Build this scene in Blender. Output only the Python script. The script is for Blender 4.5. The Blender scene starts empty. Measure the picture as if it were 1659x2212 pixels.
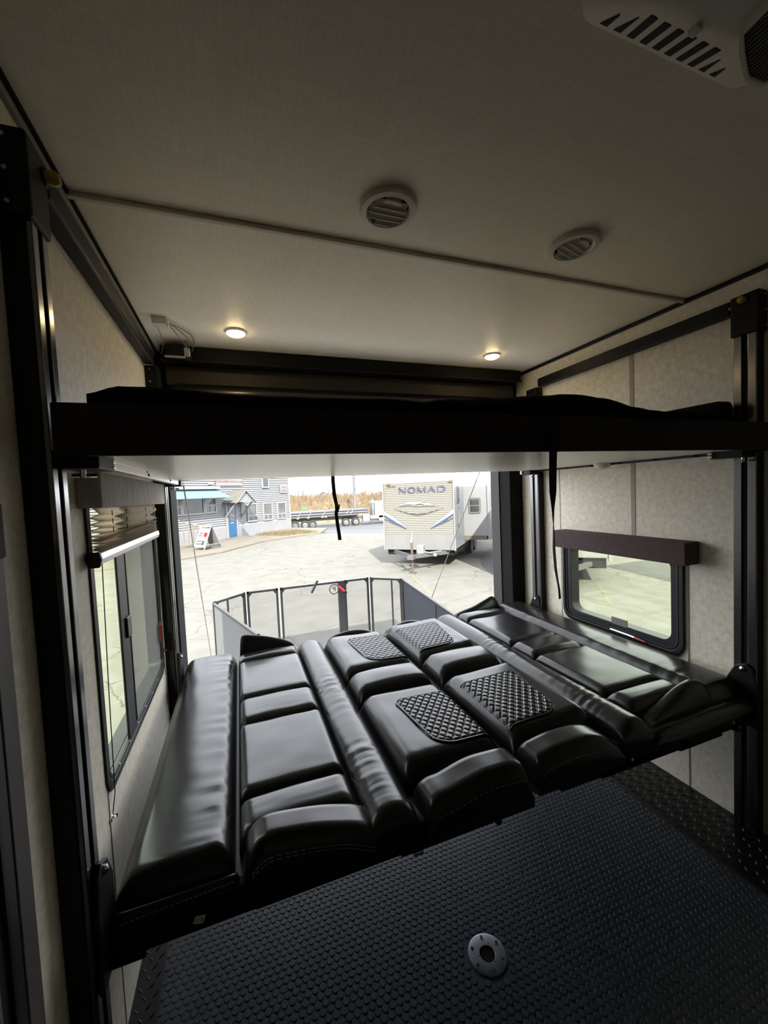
import bpy, bmesh, math, random
from mathutils import Vector, Matrix, noise
random.seed(7)
S = bpy.context.scene
COL = S.collection

# ------------------------------------------------------------------ camera
FPX = 865.6
YAW, PITCH, ROLL = math.radians(19.85), math.radians(-2.82), math.radians(-2.565)
CAMP = Vector((0.392, 0.0, 1.52))
cy_, sy_, cp_, sp_ = math.cos(YAW), math.sin(YAW), math.cos(PITCH), math.sin(PITCH)
FW = Vector((sy_*cp_, cy_*cp_, sp_)); R0 = Vector((cy_, -sy_, 0)); U0 = R0.cross(FW)
RT = R0*math.cos(ROLL) + U0*math.sin(ROLL); UP = U0*math.cos(ROLL) - R0*math.sin(ROLL)
cd = bpy.data.cameras.new('camera'); cam = bpy.data.objects.new('camera', cd); COL.objects.link(cam)
m3 = Matrix((RT, UP, -FW)).transposed()
cam.matrix_world = Matrix.Translation(CAMP) @ m3.to_4x4()
cd.sensor_fit = 'VERTICAL'; cd.sensor_height = 36.0; cd.sensor_width = 27.0
cd.lens = FPX*36.0/2212.0; cd.clip_start = 0.02; cd.clip_end = 500
S.camera = cam

# ------------------------------------------------------------------ world, sun, exposure
wd = bpy.data.worlds.new('world'); S.world = wd; wd.use_nodes = True
bg = wd.node_tree.nodes['Background']; bg.inputs[0].default_value = (0.90, 0.94, 1.0, 1); bg.inputs[1].default_value = 1.85
sd = bpy.data.lights.new('sun', 'SUN'); sun = bpy.data.objects.new('sun', sd); COL.objects.link(sun)
SUNDIR = Vector((0.15*0.8, 0.99*0.8, -0.6)).normalized()
sun.rotation_euler = SUNDIR.to_track_quat('-Z', 'Y').to_euler(); sun.location = (-3, -10, 12)
sd.energy = 5.4; sd.angle = math.radians(0.6); sd.color = (1.0, 0.96, 0.88)
vs = S.view_settings; vs.view_transform = 'Standard'; vs.look = 'None'; vs.gamma = 1.0; vs.use_curve_mapping = False
vs.exposure = 1.38
S.cycles.max_bounces = 8; S.cycles.diffuse_bounces = 4; S.cycles.glossy_bounces = 3; S.cycles.transparent_max_bounces = 10; S.cycles.caustics_reflective = False; S.cycles.caustics_refractive = False

# ------------------------------------------------------------------ materials
MATS = {}
def mat(name, col, rough=0.6, metal=0.0, spec=0.5, var=0.0, vscale=8.0, bump=0.0, bscale=200.0, emit=None, estr=0.0, alpha=1.0, stretch=(1, 1, 1), coat=0.0, bdist=0.002):
    if name in MATS: return MATS[name]
    m = bpy.data.materials.new(name); m.use_nodes = True; nt = m.node_tree; b = nt.nodes['Principled BSDF']
    b.inputs['Base Color'].default_value = (*col, 1); b.inputs['Roughness'].default_value = rough
    b.inputs['Metallic'].default_value = metal; b.inputs['Specular IOR Level'].default_value = spec
    b.inputs['Coat Weight'].default_value = coat; b.inputs['Coat Roughness'].default_value = 0.2
    if emit: b.inputs['Emission Color'].default_value = (*emit, 1); b.inputs['Emission Strength'].default_value = estr
    if alpha < 1: b.inputs['Alpha'].default_value = alpha
    if var > 0 or bump > 0:
        tc = nt.nodes.new('ShaderNodeTexCoord'); mp = nt.nodes.new('ShaderNodeMapping'); mp.inputs['Scale'].default_value = stretch
        nt.links.new(tc.outputs['Object'], mp.inputs['Vector'])
    if var > 0:
        n = nt.nodes.new('ShaderNodeTexNoise'); n.inputs['Scale'].default_value = vscale; n.inputs['Detail'].default_value = 6
        r = nt.nodes.new('ShaderNodeMapRange'); r.inputs['From Min'].default_value = 0.3; r.inputs['From Max'].default_value = 0.7
        r.inputs['To Min'].default_value = 1-var; r.inputs['To Max'].default_value = 1+var
        mx = nt.nodes.new('ShaderNodeMix'); mx.data_type = 'RGBA'; mx.blend_type = 'MULTIPLY'; mx.inputs['Factor'].default_value = 1
        mx.inputs['A'].default_value = (*col, 1)
        nt.links.new(mp.outputs[0], n.inputs['Vector']); nt.links.new(n.outputs['Fac'], r.inputs['Value'])
        nt.links.new(r.outputs[0], mx.inputs['B']); nt.links.new(mx.outputs['Result'], b.inputs['Base Color'])
    if bump > 0:
        n2 = nt.nodes.new('ShaderNodeTexNoise'); n2.inputs['Scale'].default_value = bscale; n2.inputs['Detail'].default_value = 3
        bp = nt.nodes.new('ShaderNodeBump'); bp.inputs['Strength'].default_value = bump; bp.inputs['Distance'].default_value = bdist
        nt.links.new(mp.outputs[0], n2.inputs['Vector']); nt.links.new(n2.outputs['Fac'], bp.inputs['Height']); nt.links.new(bp.outputs[0], b.inputs['Normal'])
    MATS[name] = m; return m

def linen(name, col, amt=0.20, axes=((1, 0.09, 0.09), (0.09, 0.09, 1), (0.09, 1, 0.09)), scale=420, rough=0.75, spec=0.35):
    """woven wall board: thin crossed threads in colour and relief"""
    if name in MATS: return MATS[name]
    m = bpy.data.materials.new(name); m.use_nodes = True; nt = m.node_tree; b = nt.nodes['Principled BSDF']
    b.inputs['Roughness'].default_value = rough; b.inputs['Specular IOR Level'].default_value = spec
    tc = nt.nodes.new('ShaderNodeTexCoord'); prev = None
    for ax in axes:
        mp = nt.nodes.new('ShaderNodeMapping'); mp.inputs['Scale'].default_value = ax
        n = nt.nodes.new('ShaderNodeTexNoise'); n.inputs['Scale'].default_value = scale; n.inputs['Detail'].default_value = 2
        nt.links.new(tc.outputs['Object'], mp.inputs[0]); nt.links.new(mp.outputs[0], n.inputs['Vector'])
        if prev is None: prev = n.outputs['Fac']
        else:
            a = nt.nodes.new('ShaderNodeMath'); a.operation = 'ADD'; nt.links.new(prev, a.inputs[0]); nt.links.new(n.outputs['Fac'], a.inputs[1]); prev = a.outputs[0]
    k = len(axes)
    r = nt.nodes.new('ShaderNodeMapRange'); r.inputs['From Min'].default_value = 0.36*k; r.inputs['From Max'].default_value = 0.64*k
    r.inputs['To Min'].default_value = 1-amt; r.inputs['To Max'].default_value = 1+amt
    nt.links.new(prev, r.inputs['Value'])
    mx = nt.nodes.new('ShaderNodeMix'); mx.data_type = 'RGBA'; mx.blend_type = 'MULTIPLY'; mx.inputs['Factor'].default_value = 1; mx.inputs['A'].default_value = (*col, 1)
    nt.links.new(r.outputs[0], mx.inputs['B']); nt.links.new(mx.outputs['Result'], b.inputs['Base Color'])
    bp = nt.nodes.new('ShaderNodeBump'); bp.inputs['Strength'].default_value = 0.25; bp.inputs['Distance'].default_value = 0.001
    nt.links.new(prev, bp.inputs['Height']); nt.links.new(bp.outputs[0], b.inputs['Normal'])
    MATS[name] = m; return m

def glassy(name, tint, gloss=0.06):
    if name in MATS: return MATS[name]
    m = bpy.data.materials.new(name); m.use_nodes = True; nt = m.node_tree; nt.nodes.remove(nt.nodes['Principled BSDF'])
    t = nt.nodes.new('ShaderNodeBsdfTransparent'); t.inputs[0].default_value = (*tint, 1)
    g = nt.nodes.new('ShaderNodeBsdfGlossy'); g.inputs['Roughness'].default_value = 0.02
    mx = nt.nodes.new('ShaderNodeMixShader'); mx.inputs[0].default_value = gloss
    nt.links.new(t.outputs[0], mx.inputs[1]); nt.links.new(g.outputs[0], mx.inputs[2]); nt.links.new(mx.outputs[0], nt.nodes['Material Output'].inputs[0])
    MATS[name] = m; return m

def screen(name, col, cover):
    """woven insect / privacy screen: part of the light passes between the threads"""
    if name in MATS: return MATS[name]
    m = bpy.data.materials.new(name); m.use_nodes = True; nt = m.node_tree; nt.nodes.remove(nt.nodes['Principled BSDF'])
    t = nt.nodes.new('ShaderNodeBsdfTransparent'); d = nt.nodes.new('ShaderNodeBsdfDiffuse'); d.inputs[0].default_value = (*col, 1)
    mx = nt.nodes.new('ShaderNodeMixShader'); mx.inputs[0].default_value = cover
    nt.links.new(t.outputs[0], mx.inputs[1]); nt.links.new(d.outputs[0], mx.inputs[2]); nt.links.new(mx.outputs[0], nt.nodes['Material Output'].inputs[0])
    MATS[name] = m; return m

def pavement(name, col, crack=0.5, scale=0.35):
    if name in MATS: return MATS[name]
    m = mat(name, col, rough=0.9, spec=0.2, var=0.10, vscale=2.2, bump=0.2, bscale=60)
    nt = m.node_tree; b = nt.nodes['Principled BSDF']; src = b.inputs['Base Color'].links[0].from_socket
    tc = nt.nodes.new('ShaderNodeTexCoord')
    nz = nt.nodes.new('ShaderNodeTexNoise'); nz.inputs['Scale'].default_value = 1.3; nz.inputs['Detail'].default_value = 5
    nt.links.new(tc.outputs['Object'], nz.inputs['Vector'])
    ad = nt.nodes.new('ShaderNodeMix'); ad.data_type = 'RGBA'; ad.blend_type = 'ADD'; ad.inputs['Factor'].default_value = 0.9
    nt.links.new(tc.outputs['Object'], ad.inputs['A']); nt.links.new(nz.outputs['Color'], ad.inputs['B'])
    v = nt.nodes.new('ShaderNodeTexVoronoi'); v.feature = 'DISTANCE_TO_EDGE'; v.inputs['Scale'].default_value = scale
    nt.links.new(ad.outputs['Result'], v.inputs['Vector'])
    r = nt.nodes.new('ShaderNodeMapRange'); r.inputs['From Min'].default_value = 0.0; r.inputs['From Max'].default_value = 0.006
    r.inputs['To Min'].default_value = 1-crack; r.inputs['To Max'].default_value = 1
    nt.links.new(v.outputs['Distance'], r.inputs['Value'])
    mx = nt.nodes.new('ShaderNodeMix'); mx.data_type = 'RGBA'; mx.blend_type = 'MULTIPLY'; mx.inputs['Factor'].default_value = 1
    nt.links.new(src, mx.inputs['A']); nt.links.new(r.outputs[0], mx.inputs['B']); nt.links.new(mx.outputs['Result'], b.inputs['Base Color'])
    return m

WALL = linen('woven wall board', (0.82, 0.755, 0.63), rough=0.6, spec=0.45)
CEIL = linen('woven ceiling board', (0.84, 0.79, 0.68), amt=0.07, axes=((1, 0.06, 1), (0.06, 1, 1)), scale=330, rough=0.42, spec=0.5)
BUNKP = linen('bunk underside board', (0.89, 0.83, 0.70), amt=0.06, axes=((0.05, 1, 1), (1, 0.12, 1)), scale=300, rough=0.28, spec=0.5)
LEATHER = mat('black leather', (0.012, 0.0115, 0.0115), rough=0.25, spec=0.36, bump=0.12, bscale=420, bdist=0.0005, var=0.2, vscale=5)
STITCH = mat('black thread', (0.03, 0.028, 0.027), rough=0.6)
GREYTHREAD = mat('grey thread', (0.25, 0.24, 0.22), rough=0.7)
BLACK = mat('black powder coat', (0.008, 0.008, 0.009), rough=0.45, spec=0.22)
MATTE = mat('matte black', (0.006, 0.006, 0.006), rough=0.8, spec=0.2)
FRAMEB = mat('black window frame', (0.010, 0.010, 0.011), rough=0.42, spec=0.4)
ALU = mat('brushed aluminium', (0.55, 0.53, 0.50), rough=0.32, metal=1.0)
CHROME = mat('chrome', (0.8, 0.8, 0.8), rough=0.12, metal=1.0)
STEEL = mat('galvanised steel', (0.42, 0.45, 0.50), rough=0.42, metal=0.9, var=0.12, vscale=40)
BROWN = linen('dark brown fabric', (0.085, 0.060, 0.058), amt=0.2, scale=400, rough=0.85)
FASCIA = linen('near black bunk fascia', (0.020, 0.015, 0.014), amt=0.2, scale=300, rough=0.8)
VALF = mat('streaked brown fabric', (0.46, 0.41, 0.37), rough=0.9, var=0.28, vscale=30, stretch=(1, 5, 0.35))
PLEAT = mat('taupe pleated paper', (0.66, 0.58, 0.49), rough=0.85, var=0.12, vscale=30)
_nt = PLEAT.node_tree; _tr = _nt.nodes.new('ShaderNodeBsdfTranslucent'); _tr.inputs[0].default_value = (0.62, 0.52, 0.42, 1)
_mx = _nt.nodes.new('ShaderNodeMixShader'); _mx.inputs[0].default_value = 0.5
_nt.links.new(_nt.nodes['Principled BSDF'].outputs[0], _mx.inputs[1]); _nt.links.new(_tr.outputs[0], _mx.inputs[2]); _nt.links.new(_mx.outputs[0], _nt.nodes['Material Output'].inputs[0])
WHITEP = mat('warm white plastic', (0.66, 0.64, 0.58), rough=0.45)
WHITED = mat('louvre plastic', (0.50, 0.475, 0.41), rough=0.5)
LAMP = mat('lit lens', (0.9, 0.8, 0.6), emit=(1.0, 0.74, 0.36), estr=14.0)
RUBBER = mat('black blue rubber floor', (0.050, 0.063, 0.084), rough=0.42, spec=0.6, bump=0.15, bscale=500)
PLATE = mat('black diamond plate', (0.010, 0.010, 0.010), rough=0.36, spec=0.5)
BLANKET = mat('dark fleece blanket', (0.012, 0.010, 0.010), rough=0.95, spec=0.1, bump=0.6, bscale=160, bdist=0.004)
STRAP = mat('black webbing', (0.008, 0.008, 0.009), rough=0.7, spec=0.2)
REDP = mat('red plastic', (0.42, 0.012, 0.02), rough=0.4)
DARKRED = mat('dark red plastic', (0.12, 0.008, 0.010), rough=0.4)
YELLOW = mat('yellow plastic', (0.42, 0.28, 0.02), rough=0.4)
WHITETAG = mat('white cloth tag', (0.75, 0.75, 0.72), rough=0.8)
INK = mat('black ink', (0.02, 0.02, 0.02), rough=0.8)
GLASS = glassy('tinted window glass', (0.92, 0.95, 0.85))
SCREENW = screen('window insect screen', (0.30, 0.30, 0.29), 0.55)
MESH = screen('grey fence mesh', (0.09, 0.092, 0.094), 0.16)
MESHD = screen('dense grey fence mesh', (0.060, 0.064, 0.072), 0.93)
MESHL = screen('lit grey fence mesh', (0.155, 0.158, 0.155), 0.95)  # paler copy of the fence mesh, light on the left panel painted in

# ------------------------------------------------------------------ mesh helpers
class MB:
    def __init__(s, M=None): s.v = []; s.f = []; s.M = M
    def add(s, vs, fs):
        o = len(s.v)
        for p in vs:
            p = Vector(p); s.v.append(s.M @ p if s.M else p)
        for f in fs: s.f.append([i+o for i in f])
        return s
    def box(s, x0, x1, y0, y1, z0, z1):
        return s.add([(x0, y0, z0), (x1, y0, z0), (x1, y1, z0), (x0, y1, z0), (x0, y0, z1), (x1, y0, z1), (x1, y1, z1), (x0, y1, z1)],
                     [(0, 3, 2, 1), (4, 5, 6, 7), (0, 1, 5, 4), (1, 2, 6, 5), (2, 3, 7, 6), (3, 0, 4, 7)])
    def bar(s, p, q, w, h, up=(0, 0, 1)):
        p, q = Vector(p), Vector(q); d = (q-p).normalized(); u = Vector(up)
        if abs(d.dot(u)) > .98: u = Vector((1, 0, 0))
        r = d.cross(u).normalized(); u = r.cross(d)
        vs = []
        for c in (p, q):
            for a, b in ((-1, -1), (1, -1), (1, 1), (-1, 1)): vs.append(c + r*a*w/2 + u*b*h/2)
        return s.add(vs, [(0, 3, 2, 1), (4, 5, 6, 7), (0, 1, 5, 4), (1, 2, 6, 5), (2, 3, 7, 6), (3, 0, 4, 7)])
    def tube(s, pts, r, n=8, cap=True):
        pts = [Vector(p) for p in pts]; vs = []; fs = []
        rr = r if isinstance(r, (list, tuple)) else [r]*len(pts)
        d0 = (pts[1]-pts[0]).normalized(); u = Vector((0, 0, 1)) if abs(d0.z) < .9 else Vector((1, 0, 0))
        for i, p in enumerate(pts):
            d = (pts[min(i+1, len(pts)-1)]-pts[max(i-1, 0)]).normalized()
            a = d.cross(u).normalized(); b = a.cross(d).normalized(); u = b
            for k in range(n):
                t = 2*math.pi*k/n; vs.append(p + (a*math.cos(t)+b*math.sin(t))*rr[i])
        for i in range(len(pts)-1):
            for k in range(n): fs.append((i*n+k, i*n+(k+1) % n, (i+1)*n+(k+1) % n, (i+1)*n+k))
        if cap: fs.append(list(range(n))[::-1]); fs.append([(len(pts)-1)*n+k for k in range(n)])
        return s.add(vs, fs)
    def lathe(s, prof, c, axis='z', n=32, sgn=1):
        """prof: list of (radius, height)"""
        c = Vector(c); vs = []; fs = []
        for r, h in prof:
            for k in range(n):
                t = 2*math.pi*k/n; a, b = r*math.cos(t), r*math.sin(t)
                vs.append(c + (Vector((a, b, h*sgn)) if axis == 'z' else Vector((h*sgn, a, b)) if axis == 'x' else Vector((a, h*sgn, b))))
        for i in range(len(prof)-1):
            for k in range(n): fs.append((i*n+k, i*n+(k+1) % n, (i+1)*n+(k+1) % n, (i+1)*n+k))
        return s.add(vs, fs)
    def prism(s, poly, axis, a0, a1):
        """poly in the two other axes (order x,y,z without axis)"""
        def P(p, a):
            return {'x': (a, p[0], p[1]), 'y': (p[0], a, p[1]), 'z': (p[0], p[1], a)}[axis]
        n = len(poly); vs = [P(p, a0) for p in poly]+[P(p, a1) for p in poly]
        return s.add(vs, [list(range(n))[::-1], list(range(n, 2*n))]+[(i, (i+1) % n, n+(i+1) % n, n+i) for i in range(n)])
    def ring(s, outer, inner, axis, a0, a1):
        def P(p, a):
            return {'x': (a, p[0], p[1]), 'y': (p[0], a, p[1]), 'z': (p[0], p[1], a)}[axis]
        n = len(outer); vs = [P(p, a) for a in (a0, a1) for L in (outer, inner) for p in L]; fs = []
        for i in range(n):
            j = (i+1) % n
            fs += [(i, j, n+j, n+i), (2*n+i, 3*n+i, 3*n+j, 2*n+j), (i, 2*n+i, 2*n+j, j), (n+i, n+j, 3*n+j, 3*n+i)]
        return s.add(vs, fs)
    def build(s, name, m, parent=None, smooth=False, bevel=0.0, seg=2, fix=True, kind=None):
        off = parent_off(parent)
        me = bpy.data.meshes.new(name); me.from_pydata([tuple(v-off) for v in s.v], [], s.f); me.update()
        if fix:
            bm = bmesh.new(); bm.from_mesh(me); bmesh.ops.recalc_face_normals(bm, faces=bm.faces); bm.to_mesh(me); bm.free()
        me.materials.append(m)
        if smooth:
            me.polygons.foreach_set('use_smooth', [True]*len(me.polygons))
            if smooth == 'auto':
                try: me.set_sharp_from_angle(angle=math.radians(38))
                except Exception: pass
        o = bpy.data.objects.new(name, me); COL.objects.link(o)
        if parent: o.parent = parent
        if bevel > 0:
            bv = o.modifiers.new('bevel', 'BEVEL'); bv.width = bevel; bv.segments = seg; bv.limit_method = 'ANGLE'; bv.angle_limit = math.radians(35)
        if kind: o['kind'] = kind
        return o

def parent_off(p):
    o = Vector((0, 0, 0))
    while p: o += Vector(p.location); p = p.parent
    return o
def thing(name, label, cat, loc, group=None):
    o = bpy.data.objects.new(name, None); COL.objects.link(o); o.location = loc; o.empty_display_size = 0.05
    o['label'] = label; o['category'] = cat
    if group: o['group'] = group
    return o
def tag(o, label, cat, group=None, kind=None):
    o['label'] = label; o['category'] = cat
    if group: o['group'] = group
    if kind: o['kind'] = kind
    return o
def struct(o, label=None, cat=None):
    o['kind'] = 'structure'
    if label: o['label'] = label
    if cat: o['category'] = cat
    return o
def rrect(a0, a1, b0, b1, r, n=6):
    pts = []
    for ca, cb, t0 in ((a1-r, b1-r, 0), (a0+r, b1-r, 90), (a0+r, b0+r, 180), (a1-r, b0+r, 270)):
        for k in range(n+1):
            t = math.radians(t0+90*k/n); pts.append((ca+r*math.cos(t), cb+r*math.sin(t)))
    return pts
def PX(px, py, ax, val):
    """where the sight line of a photo pixel meets the plane axis = val"""
    d = RT*((px-829.5)/FPX) - UP*((py-1106)/FPX) + FW
    return CAMP + d*((val-CAMP[ax])/d[ax])
def text(body, size, M, m, parent, name='lettering', sx=1.0, ext=0.002, align='CENTER'):
    cu = bpy.data.curves.new(name, 'FONT'); cu.body = body; cu.size = size; cu.extrude = ext; cu.align_x = align; cu.align_y = 'CENTER'
    tmp = bpy.data.objects.new(name, cu); COL.objects.link(tmp); bpy.context.view_layer.update()
    me = bpy.data.meshes.new_from_object(tmp.evaluated_get(bpy.context.evaluated_depsgraph_get())); bpy.data.objects.remove(tmp)
    M = M @ Matrix.Diagonal((sx, 1, 1, 1))
    if parent: M = Matrix.Translation(-parent_off(parent)) @ M
    me.transform(M); me.materials.clear(); me.materials.append(m); me.name = name
    o = bpy.data.objects.new(name, me); COL.objects.link(o); o.parent = parent
    return o

# ------------------------------------------------------------------ room shell
W, H = 2.4, 2.35
YR = 2.60      # inner face of the rear wall
YF = -2.6
def wall_with_holes(x0, x1, holes, name):
    b = MB(); ya = YF
    for hy0, hy1, hz0, hz1 in sorted(holes):
        b.box(x0, x1, ya, hy0, -.1, H+.1); b.box(x0, x1, hy0, hy1, -.1, hz0); b.box(x0, x1, hy0, hy1, hz1, H+.1); ya = hy1
    b.box(x0, x1, ya, YR+.1, -.1, H+.1)
    o = b.build(name, WALL); o['kind'] = 'structure'; return o
wall_with_holes(-.055, 0, [(1.305, 2.170, .722, 1.552)], 'wall_left')
wall_with_holes(W, W+.055, [(1.345, 2.055, .665, 1.165)], 'wall_right')
struct(MB().box(-.055, W+.055, YF-.06, YF, -.1, H+.1).build('wall_front', WALL))
struct(MB().box(-.055, W+.055, YF, YR+.1, H, H+.1).build('ceiling', CEIL))
floor = struct(MB().box(0, W, YF, YR+.05, -.1, 0).build('floor', RUBBER))
# rear wall: jambs and header around the ramp-door opening
b = MB(); b.box(2.285, W, 2.475, YR+.1, 0, 2.06); b.build('wall_rear', MATTE, bevel=.006)['kind'] = 'structure'
b = MB(); b.box(0, .042, 2.475, YR+.1, 0, 2.06); struct(b.build('trim_1', MATTE, bevel=.006))
b = MB(); b.box(0, W, 2.52, YR+.1, 2.05, 2.16); struct(b.build('trim_2', MATTE))
b = MB(); b.box(0, W, 2.52, YR+.1, 2.16, H); struct(b.build('trim_3', MATTE))
# thin aluminium lip on the right jamb that catches the daylight
struct(MB().box(2.277, 2.286, 2.60, YR+.105, 0, 2.06).build('trim_4', mat('bronze jamb lip', (0.035, 0.033, 0.030), rough=.6)))
# ceiling seam, wall seams, corner trims
b = MB(); b.box(0, W, 1.298, 1.318, H-.013, H); struct(b.build('trim_5', mat('seam strip', (0.62, 0.57, 0.48), rough=.5), bevel=.004))
b = MB(); b.box(0, .014, YF, YR, H-.026, H-.010); struct(b.build('trim_6', mat('grey corner bead', (0.22, 0.21, 0.19), rough=.4), bevel=.004))
b = MB(); b.box(0, .020, YF, YR, H-.010, H); struct(b.build('trim_7', MATTE))
b = MB(); b.box(W-.012, W, YF, YR, H-.020, H); struct(b.build('trim_8', BLACK, bevel=.004))
SEAMM = linen('wall seam tape', (0.42, 0.39, 0.335), amt=.1)
struct(MB().box(W-.0025, W, 1.568, 1.592, 1.225, 2.19).build('trim_9', SEAMM))
struct(MB().box(W-.0015, W, 1.296, 1.303, 0, 1.20).build('trim_10', mat('dark seam line', (0.20, 0.185, 0.165), rough=.8)))  # darker thin strip along each wall seam
struct(MB().box(W-.0015, W, 2.105, 2.109, 0, 1.62).build('trim_11', MATS['dark seam line']))
struct(MB().box(0, .0015, 1.292, 1.296, 0, .72).build('trim_12', MATS['dark seam line']))

# ---- floor: raised rubber coins
cm = MB(); n = 12; rc, hc = .0105, .0016
cm.add([(rc*math.cos(2*math.pi*k/n), rc*math.sin(2*math.pi*k/n), 0) for k in range(n)] +
       [(rc*.86*math.cos(2*math.pi*k/n), rc*.86*math.sin(2*math.pi*k/n), hc) for k in range(n)],
       [tuple(range(n, 2*n))]+[(k, (k+1) % n, n+(k+1) % n, n+k) for k in range(n)])
pitch = .0232; spots = []
fc = Vector((1.067, 1.068))
row = 0; y = .30
while y < 2.2:
    x = .085 + (pitch/2 if row % 2 else 0)
    while x < 2.095:
        d = Vector((x, y, 0))-CAMP; a = d.dot(FW); px = 829.5+FPX*d.dot(RT)/a; py = 1106-FPX*d.dot(UP)/a
        if -60 < px < 1720 and py < 2260 and (Vector((x, y))-fc).length > .072: spots.append((d.length, x, y, px, py))
        x += pitch
    y += pitch*.866; row += 1
spots.sort()
near = [s for s in spots if 0 < s[3] < 1659 and s[4] < 2212][:300]; nset = set(near)
me = bpy.data.meshes.new('coin'); me.from_pydata([tuple(v) for v in cm.v], [], cm.f); me.materials.append(RUBBER)
for s in near:
    o = bpy.data.objects.new('coin', me); COL.objects.link(o); o.parent = floor; o.location = (s[1], s[2], 0)
fb = MB()
for s in spots:
    if s in nset: continue
    fb.add([(v.x+s[1], v.y+s[2], v.z) for v in cm.v], cm.f)
fb.build('coin_texture', RUBBER, floor, fix=False, kind='stuff')
# ---- diamond-plate strips along the walls
def plate(name, x0, x1):
    o = struct(MB().box(x0, x1, YF, YR, 0, .006).build(name, PLATE, bevel=.002))
    b = MB(); yy = .6; r = 0
    while yy < 2.3:
        xx = x0+.014 + (.016 if r % 2 else 0); k = r
        while xx < x1-.012:
            a = math.radians(45 if (r+k) % 2 else -45); c, s_ = math.cos(a), math.sin(a); L, w_ = .012, .0038
            pts = [(-L, 0, 0), (0, -w_, 0), (L, 0, 0), (0, w_, 0), (-L*.4, 0, .003), (L*.4, 0, .003)]
            b.add([(xx+p[0]*c-p[1]*s_, yy+p[0]*s_+p[1]*c, .006+p[2]) for p in pts], [(0, 1, 4), (1, 2, 5), (1, 5, 4), (2, 3, 5), (3, 0, 4), (3, 4, 5)])
            xx += .032; k += 1
        yy += .028; r += 1
    b.build('tread_pattern', PLATE, o, fix=False, kind='stuff')
plate('trim_13', 0.0, .078); plate('trim_14', 2.105, W)

# ------------------------------------------------------------------ windows
def window(name, xin, sgn, y0, y1, z0, z1, rad, wdt, dep=.06, lip=.016, gl=.044):
    """sgn: +1 room lies at larger x. xin: inner wall plane"""
    o = MB().ring(rrect(y0, y1, z0, z1, rad), rrect(y0+.022, y1-.022, z0+.022, z1-.022, rad*.85), 'x', xin, xin+sgn*lip).build(name, FRAMEB, bevel=min(.004, lip*.4))
    o['kind'] = 'structure'
    MB().ring(rrect(y0+.02, y1-.02, z0+.02, z1-.02, rad*.85), rrect(y0+wdt, y1-wdt, z0+wdt, z1-wdt, rad*.7), 'x', xin-sgn*dep, xin+sgn*lip*.4).build('sash', FRAMEB, o, bevel=.003)
    MB().ring(rrect(y0+.028, y1-.028, z0+.028, z1-.028, rad*.8), rrect(y0+.034, y1-.034, z0+.034, z1-.034, rad*.75), 'x', xin+sgn*lip*.4, xin+sgn*lip*.7).build('track', mat('dark grey rubber', (0.03, 0.03, 0.032), rough=.4), o)
    MB().prism(rrect(y0+wdt-.006, y1-wdt+.006, z0+wdt-.006, z1-wdt+.006, rad*.7), 'x', xin-sgn*(gl+.002), xin-sgn*(gl-.002)).build('pane', GLASS, o)
    return o
w1 = window('window_1', 0.0, 1, 1.282, 2.19, .698, 1.575, .06, .036, dep=.012, lip=.006, gl=.009)
MB().ring(rrect(1.304, 2.171, .721, 1.553, .01), rrect(1.312, 2.150, .734, 1.541, .03), 'x', -.056, -.013).build('outer_frame', FRAMEB, w1)
m1 = MB().box(-.004, .004, 1.530, 1.625, .732, 1.54).build('mullion', FRAMEB, w1, bevel=.004)
MB().box(.004, .012, 1.575, 1.625, 1.06, 1.13).build('latch', mat('dark grey plastic', (0.05, 0.055, 0.055), rough=.4), m1, bevel=.003)
MB().box(-.0055, -.0040, 1.625, 2.155, .735, 1.538).build('insect_screen', SCREENW, w1)
MB().box(-.0035, .003, 1.640, 1.650, .735, 1.538).build('screen_frame', FRAMEB, w1, bevel=.003)
for k in range(6):
    yy = 1.40+.12*k
    MB().lathe([(.004, 0), (.004, .003), (0.0001, .004)], (.003, yy, .728), 'z', 8).build('screw', STEEL, w1, smooth=True)
b = MB(); b.prism([(2.125, .86), (2.15, .86), (2.155, .93), (2.14, .955), (2.125, .94)], 'x', .003, .014)
b.build('release_tab', DARKRED, w1, bevel=.004)['label'] = 'dark red emergency release tab'
w2 = window('window_2', W, -1, 1.315, 2.085, .640, 1.19, .07, .066)
MB().box(W-.018, W-.010, 1.615, 1.715, .704, .745).build('vent_tab', mat('grey plastic', (0.20, 0.19, 0.17), rough=.5), w2, bevel=.002)
MB().tube([(W-.020, 1.72, .668), (W-.022, 1.60, .668), (W-.026, 1.565, .668)], .0045, 8).build('latch_bar', CHROME, w2, smooth='auto')
MB().tube([(W-.026, 1.565, .668), (W-.030, 1.50, .666)], [.006, .003], 8).build('latch_grip', REDP, w2, smooth='auto')['label'] = 'red latch grip'

# ------------------------------------------------------------------ left door slab and its little valance at the frame edge
d1 = struct(MB().box(0, .008, -.35, .815, 0, 1.44).build('door_1', mat('black brown door', (0.012, 0.010, 0.010), rough=.5), bevel=.002))
MB().box(0, .010, .815, .862, 0, 1.44).build('edge_trim', mat('grey brown edge trim', (0.085, 0.075, 0.07), rough=.5), d1, bevel=.002)
MB().box(.008, .014, .770, .778, 0, 1.44).build('groove_trim', BLACK, d1)
MB().box(.008, .012, .735, .741, 0, .95).build('groove_trim', STEEL, d1)
v = thing('window_valance', 'corner of a brown fabric valance above the dark door at the left edge', 'valance', (0, .3, 1.44), 'fabric window valances')
MB().box(0, .05, -.2, .782, 1.445, 1.53).build('cover', BROWN, v, bevel=.004)

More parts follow.
